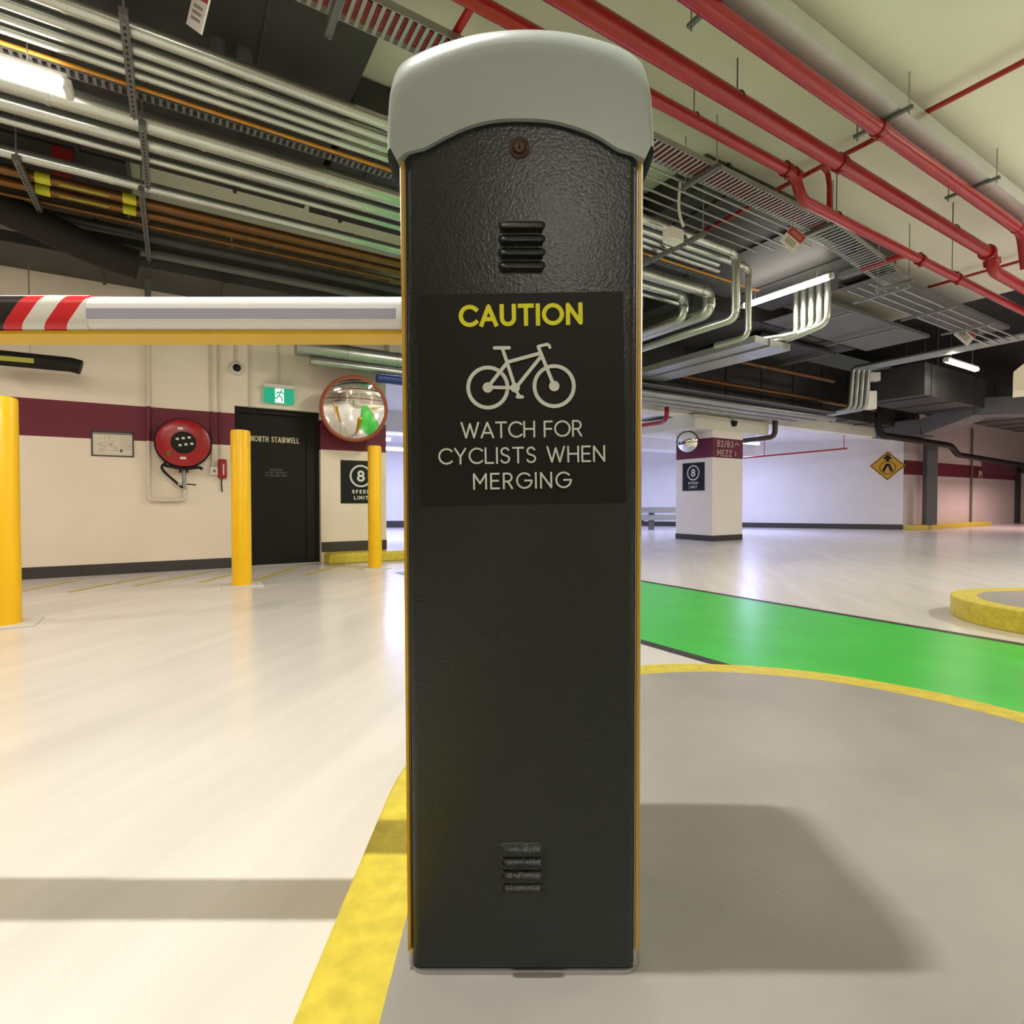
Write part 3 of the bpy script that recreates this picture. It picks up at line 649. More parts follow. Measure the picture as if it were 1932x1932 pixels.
Fi = wf(419, 885); mesh_obj('handset_body', MB(Fi).box(-.052, .052, -.07, -.001, -.125, .125), M['red'], ib, bevel=.02)
mesh_obj('white_label', MB(Fi).box(.005, .02, -.0725, -.069, -.08, .06), M['whitepl'], ib)
mesh_obj('hanging_cord', MB(Fi).tube([(-.01, -.03, -.124), (-.012, -.03, -.2), (-.004, -.03, -.30)], .008, 8), M['rubber'], ib)
cb = thing('junction_box', 'small white square box left of the red handset', 'junction box', on_t(404, 902, T0)); Fi = wf(404, 889)
mesh_obj('box_body', MB(Fi).box(-.045, .045, -.05, -.001, -.05, .05), M['whitepl'], cb, bevel=.006); mesh_obj('button', MB(Fi @ A_).lathe([(.02, .05), (.02, .056), (0, .056)], 16), M['greypr'], cb)
# camera
cmr = thing('dome_camera', 'white round security camera on the wall above the hose reel', 'security camera', on_t(447, 708, T0)); Fi = wf(446, 696)
mesh_obj('mounting_ring', MB(Fi @ A_).lathe([(.085, .001), (.085, .04), (.07, .065), (.055, .07), (.05, .07)], 32), M['whitepl'], cmr)
mesh_obj('lens_dome', MB(Fi @ A_).lathe([(.052, .06), (.048, .08), (.03, .095), (0, .10)], 24), M['black'], cmr)
# evacuation plan
ev = thing('evacuation_plan', 'framed evacuation plan on the wall below the purple band', 'notice', on_t(213, 862, T0)); Fi = wf(213, 838); w_ = wlen(173, 253, 838)/2; h_ = .148
mesh_obj('frame', MB(Fi).box(-w_, w_, -.012, -.001, -h_, -h_+.014).box(-w_, w_, -.012, -.001, h_-.014, h_).box(-w_, -w_+.014, -.012, -.001, -h_, h_).box(w_-.014, w_, -.012, -.001, -h_, h_), M['base'], ev)
sh = mesh_obj('plan_sheet', MB(Fi).box(-w_+.013, w_-.013, -.006, -.002, -h_+.013, h_-.013), M['paper'], ev)
pm = MB(Fi)
for _ in range(34):
    x = random.uniform(-w_*.72, w_*.2); z = random.uniform(-h_*.6, h_*.5); w2 = random.uniform(.01, .06)
    if _ % 2: pm.box(x, x+w2, -.0068, -.006, z, z+.004)
    else: pm.box(x, x+.004, -.0068, -.006, z, z+w2*.6)
for k in range(6): pm.box(w_*.34, w_*.88, -.0068, -.006, h_*(.55-.19*k), h_*(.55-.19*k)+.005)
mesh_obj('plan_drawing', pm, M['print'], sh)
mesh_obj('dark_header', MB(Fi).box(-w_+.014, w_-.014, -.0069, -.006, h_-.038, h_-.014), M['greypr'], sh)
mesh_obj('green_mark', MB(Fi).box(w_*.33, w_*.46, -.007, -.006, -h_*.62, -h_*.42), mat('plan_green', (.03, .12, .05), .5), sh)
# exit sign
ex = thing('exit_sign', 'green lit exit sign with a running figure above the stair door', 'exit sign', on_t(527, 760, T0)); Fi = wf(526, 746, T0-.02); w_ = wlen(498, 554, 746)/2
mesh_obj('sign_housing', MB(Fi).box(-w_-.005, w_+.005, -.085, .018, .085, .135), M['whitepl'], ex, bevel=.006)
mesh_obj('green_panel', MB(Fi).box(-w_, w_, -.045, -.02, -.115, .085), M['exitg'], ex)
mesh_obj('white_field', MB(Fi).box(-w_*.28, w_*.30, -.0468, -.0452, -.108, .080), M['exitw'], ex)
rm = MB(Fi); rm.disc(.03, .062, .013, -.0475, 14)
for pts in ([(.02, .045), (-.005, -.01)], [(.02, .042), (.045, .02), (.062, .028)], [(.016, .04), (-.022, .03), (-.035, .005)], [(-.005, -.01), (.03, -.035), (.035, -.085)], [(-.005, -.01), (-.03, -.045), (-.062, -.045)]):
    rm.stroke(pts, .017, -.0475, 'round')
mesh_obj('running_figure', rm, M['exitg'], ex)
# clearance bar
cbm = thing('rubber_bar', 'black rubber bar with a yellow green label hung before the left wall', 'bumper bar', on_t(60, 700, T0-.35))
a = on_t(-90, 666, T0-.35); b_ = on_t(153, 690, T0-.35); dd = (b_-a).normalized()
mesh_obj('bar', MB().tube([a, b_-dd*.09, b_-dd*.02-Z*.015, b_-Z*.02], .08, 16, .03, radii=None), M['rubber'], cbm)
a2_ = on_t(-60, 673, T0-.35); b2_ = on_t(67, 684, T0-.35)
mesh_obj('label_strip', MB().bar(a2_-N*.079, b2_-N*.079, .006, .05), M['chart'], cbm)
mesh_obj('hanging_chain', MB().tube([a+dd*.6, Vector(((a+dd*.6).x, (a+dd*.6).y, CZ))], .006, 6), M['galv'], cbm)
# speed sign
def speed_sign(Fr, w_, h_, label, yo=-.012):
    t_ = thing('speed_limit_sign', label, 'sign', Fr.to_translation()-Z*h_, 0, 'black speed limit signs')
    mesh_obj('sign_panel', MB(Fr).box(-w_, w_, yo, -.001, -h_, h_), M['signblk'], t_)
    m2 = MB(Fr); R_ = w_*.52; cz = h_*.28
    m2.stroke([(R_*math.cos(2*PI*k/40), cz+R_*math.sin(2*PI*k/40)) for k in range(41)], w_*.09, yo-.001, 'round')
    mesh_obj('ring', m2, M['signw'], t_); m2 = MB(Fr); text(m2, '8', 0, cz, R_*1.10, R_*.78, w_*.11, yo-.0012); mesh_obj('number', m2, M['signw'], t_); m2 = MB(Fr)
    text(m2, 'SPEED', 0, -h_*.455, h_*.175, w_*.90, w_*.042, yo-.001); text(m2, 'LIMIT', 0, -h_*.74, h_*.175, w_*.72, w_*.042, yo-.001)
    mesh_obj('lettering', m2, M['signw'], t_)
w_ = wlen(642, 716, 910)/2
speed_sign(wf(680.5, 909.5), w_, (on_t(680, 870, T0).z-on_t(680, 950, T0).z)/2, 'black speed limit sign partly behind a yellow bollard')
# convex mirror
mp = on_t(668.5, 772, 7.62); look = (Vector((.45, -.2, -.35))-mp).normalized(); 
q = look.to_track_quat('Z', 'Y').to_matrix().to_4x4(); Mm = Matrix.Translation(mp) @ q
cm = thing('convex_mirror', 'large round convex mirror with a terracotta rim on the wall corner', 'mirror', mp-Z*.5)
Rm = .455*mp.y/8.0; 
mesh_obj('mirror_dome', MB(Mm).lathe([(Rm*math.sin(a_)/math.sin(.5), .115*(math.cos(a_)-math.cos(.5))/(1-math.cos(.5))) for a_ in [.5*(1-k/24) for k in range(25)]], 72), M['mirror'], cm)
mesh_obj('rim', MB(Mm).tube([(Rm*math.cos(2*PI*k/64), Rm*math.sin(2*PI*k/64), 0) for k in range(64)], .026, 10, closed=True), M['rim'], cm)
mesh_obj('back_shell', MB(Mm).lathe([(Rm, -.01), (Rm*.7, -.07), (0, -.08)], 48), M['dred'], cm)
wpt = on_t(676, 745, T0); mesh_obj('bracket', MB().tube([mp-look*.07, mp-look*.16, wpt], .02, 10), M['black'], cm)

# ------------------------------------------------------------------ lettered column
cc = fl(1343, 1021.5); cs, ct = st_of(cc)
cl_t = st_of(on_s(1275, 1015, cs))[1]; cr_s = st_of(on_t(1400, 1018, ct))[0]
zc0 = on_t(1344, 862.5, ct).z; zc1 = on_t(1344, 825, ct).z
M['col'] = banded('column_paint_purple_band', (0.90, 0.86, 0.77), (0.15, 0.014, 0.05), zc0, zc1)
co = thing('column', 'square cream column with purple band lettered B2/B3 and MEZZ', 'column', ST((cs+cr_s)/2, (ct+cl_t)/2, 0))
mesh_obj('shaft', MB(G0).box(cs, cr_s, ct, cl_t, 0, 2.42), M['col'], co)
mesh_obj('skirting', MB(G0).box(cs-.006, cr_s+.006, ct-.006, cl_t+.006, 0, .125), M['base'], co)
Fr = frame(on_t(1373, 849, ct-.004), U); tb = MB(Fr); kx = wlen(1343, 1400, 850, ct)/57; zz = (on_t(1373, 840, ct).z-on_t(1373, 850, ct).z)/10
text(tb, 'B2/B3', -4.5*kx, 11*zz, 12*zz, 30*kx, 1.6*zz); text(tb, '^', 17*kx, 11*zz, 12*zz, 9*kx, 1.4*zz)
text(tb, 'MEZZ', -6*kx, -6.5*zz, 12*zz, 27*kx, 1.6*zz); text(tb, '>', 16*kx, -6.5*zz, 10*zz, 5*kx, 1.5*zz)
mesh_obj('lettering', tb, M['letter'], co)
Fl = frame(on_s(1308.5, 899.5, cs-.001), -N)
w_ = (on_s(1329, 899, cs)-on_s(1288, 901, cs)); w_.z = 0
speed_sign(Fl, w_.length/2, (on_s(1308, 873.5, cs).z-on_s(1308, 926, cs).z)/2, 'black speed limit sign on the shaded face of the lettered column')
mp2 = on_s(1297, 834, cs-.25); lk2 = (Vector((-1.5, -1.0, .9))-mp2).normalized()*1.0-U*.55; lk2.normalize()
Mm = Matrix.Translation(mp2) @ lk2.to_track_quat('Z', 'Y').to_matrix().to_4x4()
c2 = thing('convex_mirror', 'small round convex mirror with a dark rim on the lettered column', 'mirror', mp2-Z*.25); R2 = 20*mp2.y/F
mesh_obj('mirror_dome', MB(Mm).lathe([(R2*math.sin(a_)/math.sin(.6), .09*(math.cos(a_)-math.cos(.6))/(1-math.cos(.6))) for a_ in [.6*(1-k/12) for k in range(13)]], 48), M['mirror'], c2)
mesh_obj('rim', MB(Mm).tube([(R2*math.cos(2*PI*k/48), R2*math.sin(2*PI*k/48), 0) for k in range(48)], .014, 8, closed=True), M['dark'], c2)
mesh_obj('back_shell', MB(Mm).lathe([(R2, -.005), (R2*.6, -.05), (0, -.06)], 32), M['dark'], c2)
mesh_obj('bracket', MB().tube([mp2-lk2*.05, mp2+Vector((0, 0, R2+.05))-lk2*.05, on_s(1297, 808, cs)], .012, 8), M['dark'], c2)
q = on_t(1385, 799, 7.72); cm3 = thing('dome_camera', 'small dark security camera on the drop head above the lettered column', 'security camera', q-Z*.08)
mesh_obj('lens_dome', MB(Matrix.Translation(q)).lathe([(0, -.075), (.05, -.055), (.07, 0), (.07, .05), (0, .05)], 20), M['black'], cm3)
mesh_obj('cable', MB().tube([q+Z*.04, q+Z*.16-U*.12, q+Z*.34-U*.1], .012, 8, .05), M['galv'], cm3)
# guard rail
gr = thing('guard_rail', 'grey steel guard rail standing left of the lettered column', 'guard rail', fl(1232, 1000))
gy = fl(1232, 1000).y; ga = on_y(1150, 970, gy); gb = on_y(1310, 970, gy); kz = gy/F
for dz_ in (-.10, .12): mesh_obj('rail_beam', MB().bar(ga+Z*dz_, gb+Z*dz_, .06, .17), M['galv'], gr, bevel=.03)
mesh_obj('post', MB().box(gb.x-1.35, gb.x-1.2, gy+.03, gy+.15, 0, 0.6), M['grey'], gr)
mesh_obj('post', MB().box(ga.x+.2, ga.x+.35, gy+.03, gy+.15, 0, 0.6), M['grey'], gr)
# red pipe and brown pipe near column
tag(mesh_obj('sprinkler_pipe', MB().tube([on_t(1258, 745, 7.6), on_t(1258, 788, 7.6), on_t(1250, 797, 7.8), on_s(1190, 806, st_of(on_t(1250, 797, 7.8))[0])], .045, 12, .12), M['red']), 'red pipe dropping below the beam just right of the cabinet', 'pipe')
q = on_t(1462, 818, 7.62); q0 = Vector((q.x, q.y, 2.85)); q2 = on_s(1400, 832, st_of(q)[0])
tag(mesh_obj('drain_pipe', MB().tube([q0, Vector((q.x, q.y, on_t(1462, 824, 7.62).z)), q2], .06, 12, .15), M['brown']), 'brown pipe bending down beside the lettered column', 'pipe')
q1 = on_s(1400, 829, 9.9)
a = on_y(1403, 864, 15.2); b_ = on_y(1598, 846, 15.2)
tag(mesh_obj('sprinkler_pipe', MB().tube([a, b_], .022, 8).tube([a.lerp(b_, .2), a.lerp(b_, .2)*1+Z*(2.78-a.lerp(b_, .2).z)], .01, 6).tube([b_-(b_-a)*.03, (b_-(b_-a)*.03)+Z*(2.78-b_.z)], .01, 6), M['red']), 'thin red pipe crossing before the white far wall', 'pipe')
# diamond sign
rd = (pB-pC).normalized(); q = on_plane(1674, 879, pC, Vector((-rd.y, rd.x, 0))); Fd = frame(q, rd); hw = 27.5*q.y/F/rd.x*.98; hh_ = 27*q.y/F
dm = thing('warning_sign', 'yellow diamond pedestrian warning sign on the white far wall', 'sign', q-Z*hh_)
mesh_obj('sign_panel', MB(Fd).prismy([(-hw, 0), (0, -hh_), (hw, 0), (0, hh_)], -.03, -.004), M['diam'], dm)
m2 = MB(Fd); m2.stroke([(-hw*.93, 0), (0, -hh_*.93), (hw*.93, 0), (0, hh_*.93), (-hw*.93, 0)], .018, -.032); m2.stroke([(0, hh_*.38), (0, hh_*.68)], .08, -.033); m2.stroke([(-hw*.15, hh_*.52), (0, hh_*.72), (hw*.15, hh_*.52)], .06, -.033)
m2.stroke([(hw*.44*math.cos(2*PI*k/32), -hh_*.12+hh_*.44*math.sin(2*PI*k/32)) for k in range(33)], .018, -.032, 'round')
m2.stroke([(-hw*.22, -hh_*.32), (-hw*.05, hh_*.08), (hw*.06, hh_*.08), (hw*.22, -hh_*.32)], .07, -.033); mesh_obj('symbol', m2, M['black'], dm)
# grey steel post, black pipe, conduits on right wall
pq = fl(1758, 1001); pq = ST(*[x for x in st_of(on_t(1758, 995, tR-.42))], 0); wd = 20*pq.y/F
tag(mesh_obj('steel_post', MB(frame(pq, Vector((1, 0, 0)))).box(-wd/2, wd/2, 0, .2, .14, on_t(1758, 838, tR-.25).z), M['grey'], bevel=.01), 'grey steel post rising from the distant yellow kerb', 'post')
P = [on_t(x, y, tR-.8) for x, y in ((1657, 745), (1657, 820), (1795, 841), (1806, 858), (1932, 878), (2050, 897))]
tag(mesh_obj('drain_pipe', MB().tube(P, .085, 12, .3), M['black']), 'black drain pipe dropping and crossing before the right hand wall', 'pipe')
q = on_t(1834, 860, tR-.05); tag(mesh_obj('conduit', MB().tube([Vector((q.x, q.y, .14)), Vector((q.x, q.y, 3.4))], .03, 8), M['grey']), 'thin grey conduit down the far purple banded wall', 'conduit')
# raised purple sign panel further along
q0 = on_t(1852, 868, tR-.03); q1 = on_t(1915, 893, tR-.03)
pn = thing('wall_sign', 'purple panel stepped above the band at the far right', 'sign', on_t(1880, 893, tR-.03)); Fr = frame(on_t(1852, 880, tR-.03), U); L_ = (on_t(1918, 880, tR)-on_t(1852, 880, tR)).length
mesh_obj('sign_panel', MB(Fr).prismy([(0, .20), (.25, -.24), (L_, -.24), (L_, .20)], -.03, .025), mat('plum_panel', (.16, .03, .06), .5), pn)
m2 = MB(Fr); text(m2, 'P1', -.15, -.30, .28, .3, .06, -.02); mesh_obj('lettering', m2, M['letter'], pn)
# door beyond at right edge
q0 = on_t(1914, 985, tR-.01); L_ = (on_t(1990, 985, tR)-on_t(1914, 985, tR)).length; Fr = frame(Vector((q0.x, q0.y, 0)), U); zt_ = on_t(1914, 880, tR).z
d2_ = thing('door_2', 'dark framed doorway', 'door', Vector((q0.x, q0.y, 0))); d2_['kind'] = 'structure'; del d2_['category']
mesh_obj('door_frame', MB(Fr).box(0, .35, -.08, 0, 0, zt_).box(L_-.35, L_, -.08, 0, 0, zt_).box(0, L_, -.08, 0, zt_-.25, zt_), M['dark'], d2_)
mesh_obj('door_leaf', MB(Fr).box(.35, L_-.35, -.05, -.002, 0.02, zt_-.25), M['creampipe'], d2_)
mesh_obj('glass_panel', MB(Fr).box(.8, 1.2, -.055, -.049, 1.5, zt_-.4), M['black'], d2_)

# ------------------------------------------------------------------ overhead services
XR = 332.0
def zt_from(ratio, zh): return zh/ratio
def run(name, label, cat, t, zh, r, s0, s1, m, joints=0.0, group=None, hang=None, seg=14):
    """pipe along U at perpendicular distance t and height H+zh"""
    pipe = MB(G0).tube([(s0, t, H+zh), (s1, t, H+zh)], r, seg)
    if not joints and not hang: return tag(mesh_obj(name, pipe, m), label, cat, group)
    th = thing(name, label, cat, ST((s0+s1)/2, t, H+zh), 0, group)
    mesh_obj('pipe_run', pipe, m, th)
    if joints:
        s = s0+joints*random.random()
        while s < s1: mesh_obj('joint_band', MB(G0).tube([(s-.018, t, H+zh), (s+.018, t, H+zh)], r*1.07, seg), m, th); s += joints
    if hang:
        for s in hang:
            hg = mesh_obj('hanger', MB(G0).tube([(s, t+r*.9*math.cos(a_)*1.1, H+zh+r*1.15*math.sin(a_)) for a_ in [PI*k/10-.3 for k in range(12)]], .006, 6).tube([(s, t, H+zh+r*1.1), (s, t, CZ)], .005, 6), M['dark'], th)
    return th
ZA = 2.70
gA = 'silver lagged pipes running side by side'
# group A
SX = lambda px, t: st_of(on_t(px, 900, t))[0]
eb = {}
def bent(name, label, cat, ratio, zh, r, m, px_end, py_low, px_out=None, joints=.9, group=None, s0=-7.0, bend=.10, tail=1.6):
    t = zh/ratio; s1 = SX(px_end, t); low = on_t(px_end, py_low, t).z
    pts = [ST(s0, t, H+zh), ST(s1, t, H+zh), ST(s1, t, low)]
    if tail: pts.append(ST(s1, t+tail, low))
    th = thing(name, label, cat, ST((s0+s1)/2, t, H+zh), 0, group)
    mesh_obj('pipe_run', MB().tube(pts, r, 14, bend), m, th)
    s = s0+joints*random.random()
    while s < s1-.3: mesh_obj('joint_band', MB(G0).tube([(s-.015, t, H+zh), (s+.015, t, H+zh)], r*1.06, 14), m, th); s += joints
    for a_, b2x, dd_ in ((pts[1], pts[0], 1), (pts[1], pts[2], 1), (pts[2], pts[1], 1)):
        dv = (b2x-a_).normalized(); mesh_obj('elbow_band', MB().tube([a_+dv*(bend*1.0), a_+dv*(bend*1.0+.025)], r*1.09, 14), m, th)
    return th
bent('lagged_pipe', 'topmost silver lagged pipe of the upper bank on the left', 'pipe', .702, ZA, .044, M['lag'], 1385, 600, group=gA)
bent('lagged_pipe', 'second silver pipe down in the upper bank on the left', 'pipe', .675, ZA, .036, M['lag'], 1409, 634, group=gA, tail=.45)
run('lagged_pipe', 'third silver pipe down in the upper bank on the left', 'pipe', ZA/.655, ZA, .031, -7, 5.3, M['lag'], joints=1.1, group=gA)
run('lagged_pipe', 'fourth silver pipe down in the upper bank, above the orange conduit', 'pipe', ZA/.638, ZA, .028, -7, 5.45, M['lag'], joints=1.3, group=gA)
run('orange_conduit', 'orange conduit below the upper bank of silver pipes', 'conduit', ZA/.619, ZA, .014, -7, 6.4, M['orange'])
# group B
bent('lagged_pipe', 'widest silver pipe of the lower bank on the left', 'pipe', .571, ZA, .075, M['lag'], 1335, 590, group=gA, tail=1.2, bend=.15)
bent('lagged_pipe', 'second silver pipe of the lower bank, below the widest one', 'pipe', .541, ZA, .058, M['lag'], 1288, 600, group=gA, tail=1.4, bend=.13)
run('steel_pipe', 'thin bright pipe at the bottom of the lower silver bank', 'pipe', ZA/.517, ZA, .030, -7, 5.9, M['lag'], joints=1.4, group=gA)
run('steel_pipe', 'narrow dull pipe tucked between the lower silver pipes', 'pipe', ZA/.527, ZA+.03, .025, -7, 5.9, M['galv'])
# perforated cable tray between banks
def tray(name, label, t0, t1, zh, s0, s1, m, ribs=.06, side=.05, group=None, zh1=None, cables=None):
    z0 = H+zh; z1 = H+(zh1 if zh1 is not None else zh)
    th = thing(name, label, 'cable tray', ST((s0+s1)/2, (t0+t1)/2, min(z0, z1)), 0, group)
    mb = MB(); n = int((s1-s0)/ribs)
    zf = lambda s: z0+(z1-z0)*(s-s0)/(s1-s0)
    for k in range(n):
        s = s0+ribs*k; mb.bar(ST(s, t0, zf(s)), ST(s, t1, zf(s)), ribs*.42, .004)
    mesh_obj('rungs', mb, m, th)
    for t in (t0, t1): mesh_obj('side_rail', MB().bar(ST(s0, t, z0+side/2), ST(s1, t, z1+side/2), .006, side), m, th)
    if cables:
        cb_ = MB()
        for k in range(cables): 
            t = t0+.03+(t1-t0-.06)*(k+.5)/cables; cb_.tube([ST(s0, t, z0+.018), ST(s1, t, z1+.018)], .011, 6)
        mesh_obj('cables', cb_, M['redcab'], th)
    return th
tray('cable_tray', 'slotted steel tray carrying red cables beside the cabinet cap', 3.17, 3.40, 2.90, -1.4, 5.85, M['galv'], ribs=.055, cables=9)
tray('cable_tray', 'slotted tray sloping down beyond the hanging warning plate', 3.17, 3.45, 2.93, 5.86, 7.75, M['galv'], ribs=.06, zh1=2.69)
tray('cable_tray', 'grey perforated tray between the upper and lower silver banks', ZA/.608, ZA/.597, 2.72, -6, 6.4, M['grey'], ribs=.045, side=.03)
def tray_solid(name, label, s0, s1, t0, t1, z0, z1, m, lips=True):
    th = thing(name, label, 'cable tray', ST((s0+s1)/2, (t0+t1)/2, z0))
    mesh_obj('tray_bed', MB(G0).box(s0, s1, t0, t1, z0, z0+.006), m, th)
    for a_ in (t0, t1): mesh_obj('side_rail', MB(G0).box(s0, s1, a_-.004, a_+.004, z0, z1), m, th)
    k = s0+.5
    while k < s1: mesh_obj('cross_bar', MB(G0).box(k, k+.035, t0-.06, t1+.06, z0-.09, z0-.06), M['galv'], th); k += 1.45
    return th
tray_solid('wide_tray', 'wide grey tray fading away under the ceiling right of the lamp', 7.9, 12.2, 3.55, 4.15, H+2.95, H+3.0, M['grey'])
tray_solid('wide_tray', 'second wide grey tray beyond the one carrying thin conduits', 8.2, 11.5, 4.45, 5.5, H+2.92, H+2.97, M['grey'])
tray_solid('wide_tray', 'third wide grey tray, low and nearly in shadow beyond the lamp', 8.6, 11.0, 5.8, 7.1, H+2.85, H+2.90, M['duct'])
for k_ in range(4):
    tag(mesh_obj('thin_conduit', MB(G0).tube([(7.9, 3.62+.14*k_, H+2.90), (12.9, 3.62+.14*k_, H+2.90)], .016, 8), M['galv']), ('thin conduit at the near edge of the wide grey tray', 'second thin conduit under the wide grey tray', 'third thin conduit under the wide grey tray', 'thin conduit at the rear edge of the wide grey tray')[k_], 'conduit', 'thin conduits under the wide tray')
# solid ducts
def duct(label, s0, s1, t0, t1, z0, z1, m=None, name='air_duct'):
    th = thing(name, label, 'duct', ST((s0+s1)/2, (t0+t1)/2, z0)); mesh_obj('duct_body', MB(G0).box(s0, s1, t0, t1, z0, z1), m or M['duct'], th)
    k = s0+.3
    while k < s1: mesh_obj('flange', MB(G0).box(k, k+.03, t0-.02, t1+.02, z0-.02, z1+.005), m or M['duct'], th); k += 1.2
    return th
duct('dark duct above the upper silver pipes on the left', -7, 1.15, 3.45, 5.95, H+3.0, CZ-.01)
duct('dark duct hidden above the lower silver pipes', 1.2, 4.3, 4.3, 5.95, H+2.98, CZ-.01)
duct('dark duct above the bent pipes right of the cabinet', 4.35, 8.1, 3.52, 5.3, H+3.02, CZ-.01)
duct('dark duct in the far left corner of the ceiling', -7, -.35, 6.0, 6.95, H+3.0, CZ-.01)
duct('long dark duct hugging the top of the left wall', -7, 2.7, 7.22, 7.98, H+2.55, H+2.95)
duct('dark duct lying across the far ceiling behind the bent pipes', 6.3, 11.3, 5.6, 7.2, H+2.95, CZ-.01)
duct('long dark duct along the beam above the lettered column', 5.9, 18.6, 7.42, 7.84, 2.96, CZ-.01)
run('copper_pipe', 'dull copper pipe before the long duct above the lettered column', 'pipe', 7.15, 2.35, .05, 8.0, 15.5, M['copper'])
run('copper_pipe', 'second dull copper pipe, higher, above the lettered column', 'pipe', 6.7, 2.68, .04, 9.0, 12.6, M['copper'])
duct('dark duct under the black soffit at the far right', 13.8, 24, 5.42, 6.7, H+2.3, H+3.0)
duct('dark duct filling the ceiling between stair wall and bent pipes', 2.9, 6.0, 5.97, 7.6, H+2.9, CZ-.01)
# thin conduits beneath the right duct
for k, (t, zz_) in enumerate(((3.50, 2.93), (3.60, 2.92), (3.74, 2.92), (3.86, 2.92), (4.0, 2.92))):
    tag(mesh_obj('thin_conduit', MB(G0).tube([(2.2, t, H+zz_), (6.4-.15*k, t, H+zz_)], .011, 8), M['galv']), ('thin steel conduit nearest the slotted tray', 'second thin conduit from the slotted tray', 'third thin conduit from the slotted tray', 'fourth thin conduit from the slotted tray', 'thin conduit nearest the silver pipes')[k], 'conduit', 'thin conduits under the dark duct')
# group C and beyond
run('steel_pipe', 'long grey pipe above the copper pipes on the left', 'pipe', ZA/.474, ZA, .045, -7, 5.0, M['lag'], joints=1.0)
cpp = []
for k, (ra, lab) in enumerate(((.450, 'upper copper gas pipe with yellow labels on the left'), (.434, 'lower copper gas pipe with yellow labels on the left'))):
    t = ZA/ra; th = thing('copper_pipe', lab, 'pipe', ST(0, t, H+ZA), 0, 'copper pipes above the left wall')
    mesh_obj('pipe_run', MB(G0).tube([(-7, t, H+ZA), (5.4, t, H+ZA)], .042, 14), M['copper'], th)
    y_ = (374, 389)[k]
    for px in (91, 252): 
        q = SX(px, t); Mt = G0 @ Matrix.Translation((q, t-.028, H+ZA-.036)); mesh_obj('yellow_marker', MB(G0).tube([(q-.05, t, H+ZA), (q+.05, t, H+ZA)], .0445, 14, radii=[.0445, .0446]), mat('yellow_marker', (.6, .6, .02), .5), th)
    q0, q1 = SX(122, t), SX(214, t); mesh_obj('label_strip', MB(G0).box(q0, q1, t-.040, t-.024, H+ZA-.040, H+ZA-.026), M['chart'], th)
run('copper_pipe', 'thin copper pipe just below the labelled pair', 'pipe', ZA/.417, ZA, .022, -7, 5.4, M['copper'])
run('cable_channel', 'grey channel running under the copper pipes', 'channel', ZA/.400, ZA, .05, -7, 5.4, M['duct'])
run('cable_channel', 'lowest grey channel above the left wall', 'channel', ZA/.378, ZA-.02, .045, -7, 5.4, M['grey'])
# black flexible duct low at left
P = [on_t(x, y, 6.6) for x, y in ((-120, 330), (0, 392), (90, 430), (170, 470), (260, 500))]
tag(mesh_obj('flexible_duct', MB().tube(P, .14, 16, .4), M['rubber']), 'black flexible duct sagging at the left edge under the copper pipes', 'duct')
q = on_t(116, 300, 6.0); tag(mesh_obj('alarm_box', MB(frame(q, U)).box(-.07, .07, 0, .12, -.14, .14), M['dred'], bevel=.01), 'small dark red box hung among the pipes at the left', 'box')
# trapeze hangers (channel across under each bank)
def trapeze(label, s, t0, t1, zh, perf=True, group='steel trapeze hangers'):
    th = thing('pipe_trapeze', label, 'pipe hanger', ST(s, (t0+t1)/2, H+zh), 0, group)
    mb = MB(G0).box(s-.021, s+.021, t0, t1, H+zh-.04, H+zh); mesh_obj('channel', mb, M['grey'], th)
    if perf:
        hm_ = MB(G0); t = t0+.04
        while t < t1-.03: hm_.box(s-.006, s+.006, t, t+.022, H+zh-.0408, H+zh-.0399); t += .05
        mesh_obj('slots', hm_, M['rubber'], th)
    for t in (t0+.03, t1-.03): mesh_obj('drop_rod', MB(G0).tube([(s, t, H+zh-.07), (s, t, soffit(s, t)-.002)], .006, 6), M['galv'], th)
s_ = SX(251, 3.9); trapeze('steel trapeze under the upper silver bank left of the hanging plate', s_, 3.62, 4.55, ZA-.06)
s_ = SX(281, 4.9); trapeze('steel trapeze under the lower silver bank', s_, 4.55, 5.45, ZA-.09)
s_ = SX(66, 6.1); trapeze('steel trapeze at the far left under the copper pipes', s_, 5.6, 7.18, ZA-.05)
s_ = SX(281, 6.4); trapeze('steel trapeze above the copper pipes near the stair wall', s_, 5.6, 7.18, ZA-.05)
s_ = SX(1290, 3.85); trapeze('steel trapeze under the silver pipes just right of the cabinet', s_, 3.6, 4.9, ZA-.06)
tr = SX(1320, 3.3); trapeze('steel bracket under the slotted tray right of the cabinet', SX(1318, 3.3), 3.1, 3.50, 2.895, False)
trapeze('steel bracket under the slotted tray above the warning plate', SX(1535, 3.3), 3.1, 3.50, 2.895, False)
trapeze('steel bracket where the sloping tray ends', SX(1680, 3.3), 3.1, 3.50, 2.66, False)
trapeze('steel bracket under the slotted tray left of the cap', SX(640, 3.3), 3.1, 3.5, 2.885, False)
for px in (243, 437): 
    q = on_t(px, 498, 7.3); tag(mesh_obj('drop_rod', MB().tube([q, Vector((q.x, q.y, CZ))], .014, 8), M['galv']), 'pale rod hanging before the duct %s' % ('left of the long vertical channel' if px < 300 else 'above the boom arm'), 'rod')
q = on_t(279, 560, 7.6); tag(mesh_obj('steel_channel', MB(frame(q, U)).box(-.03, .03, -.03, .03, -.4, CZ-q.z), M['grey']), 'grey vertical channel hanging down before the left wall', 'channel')
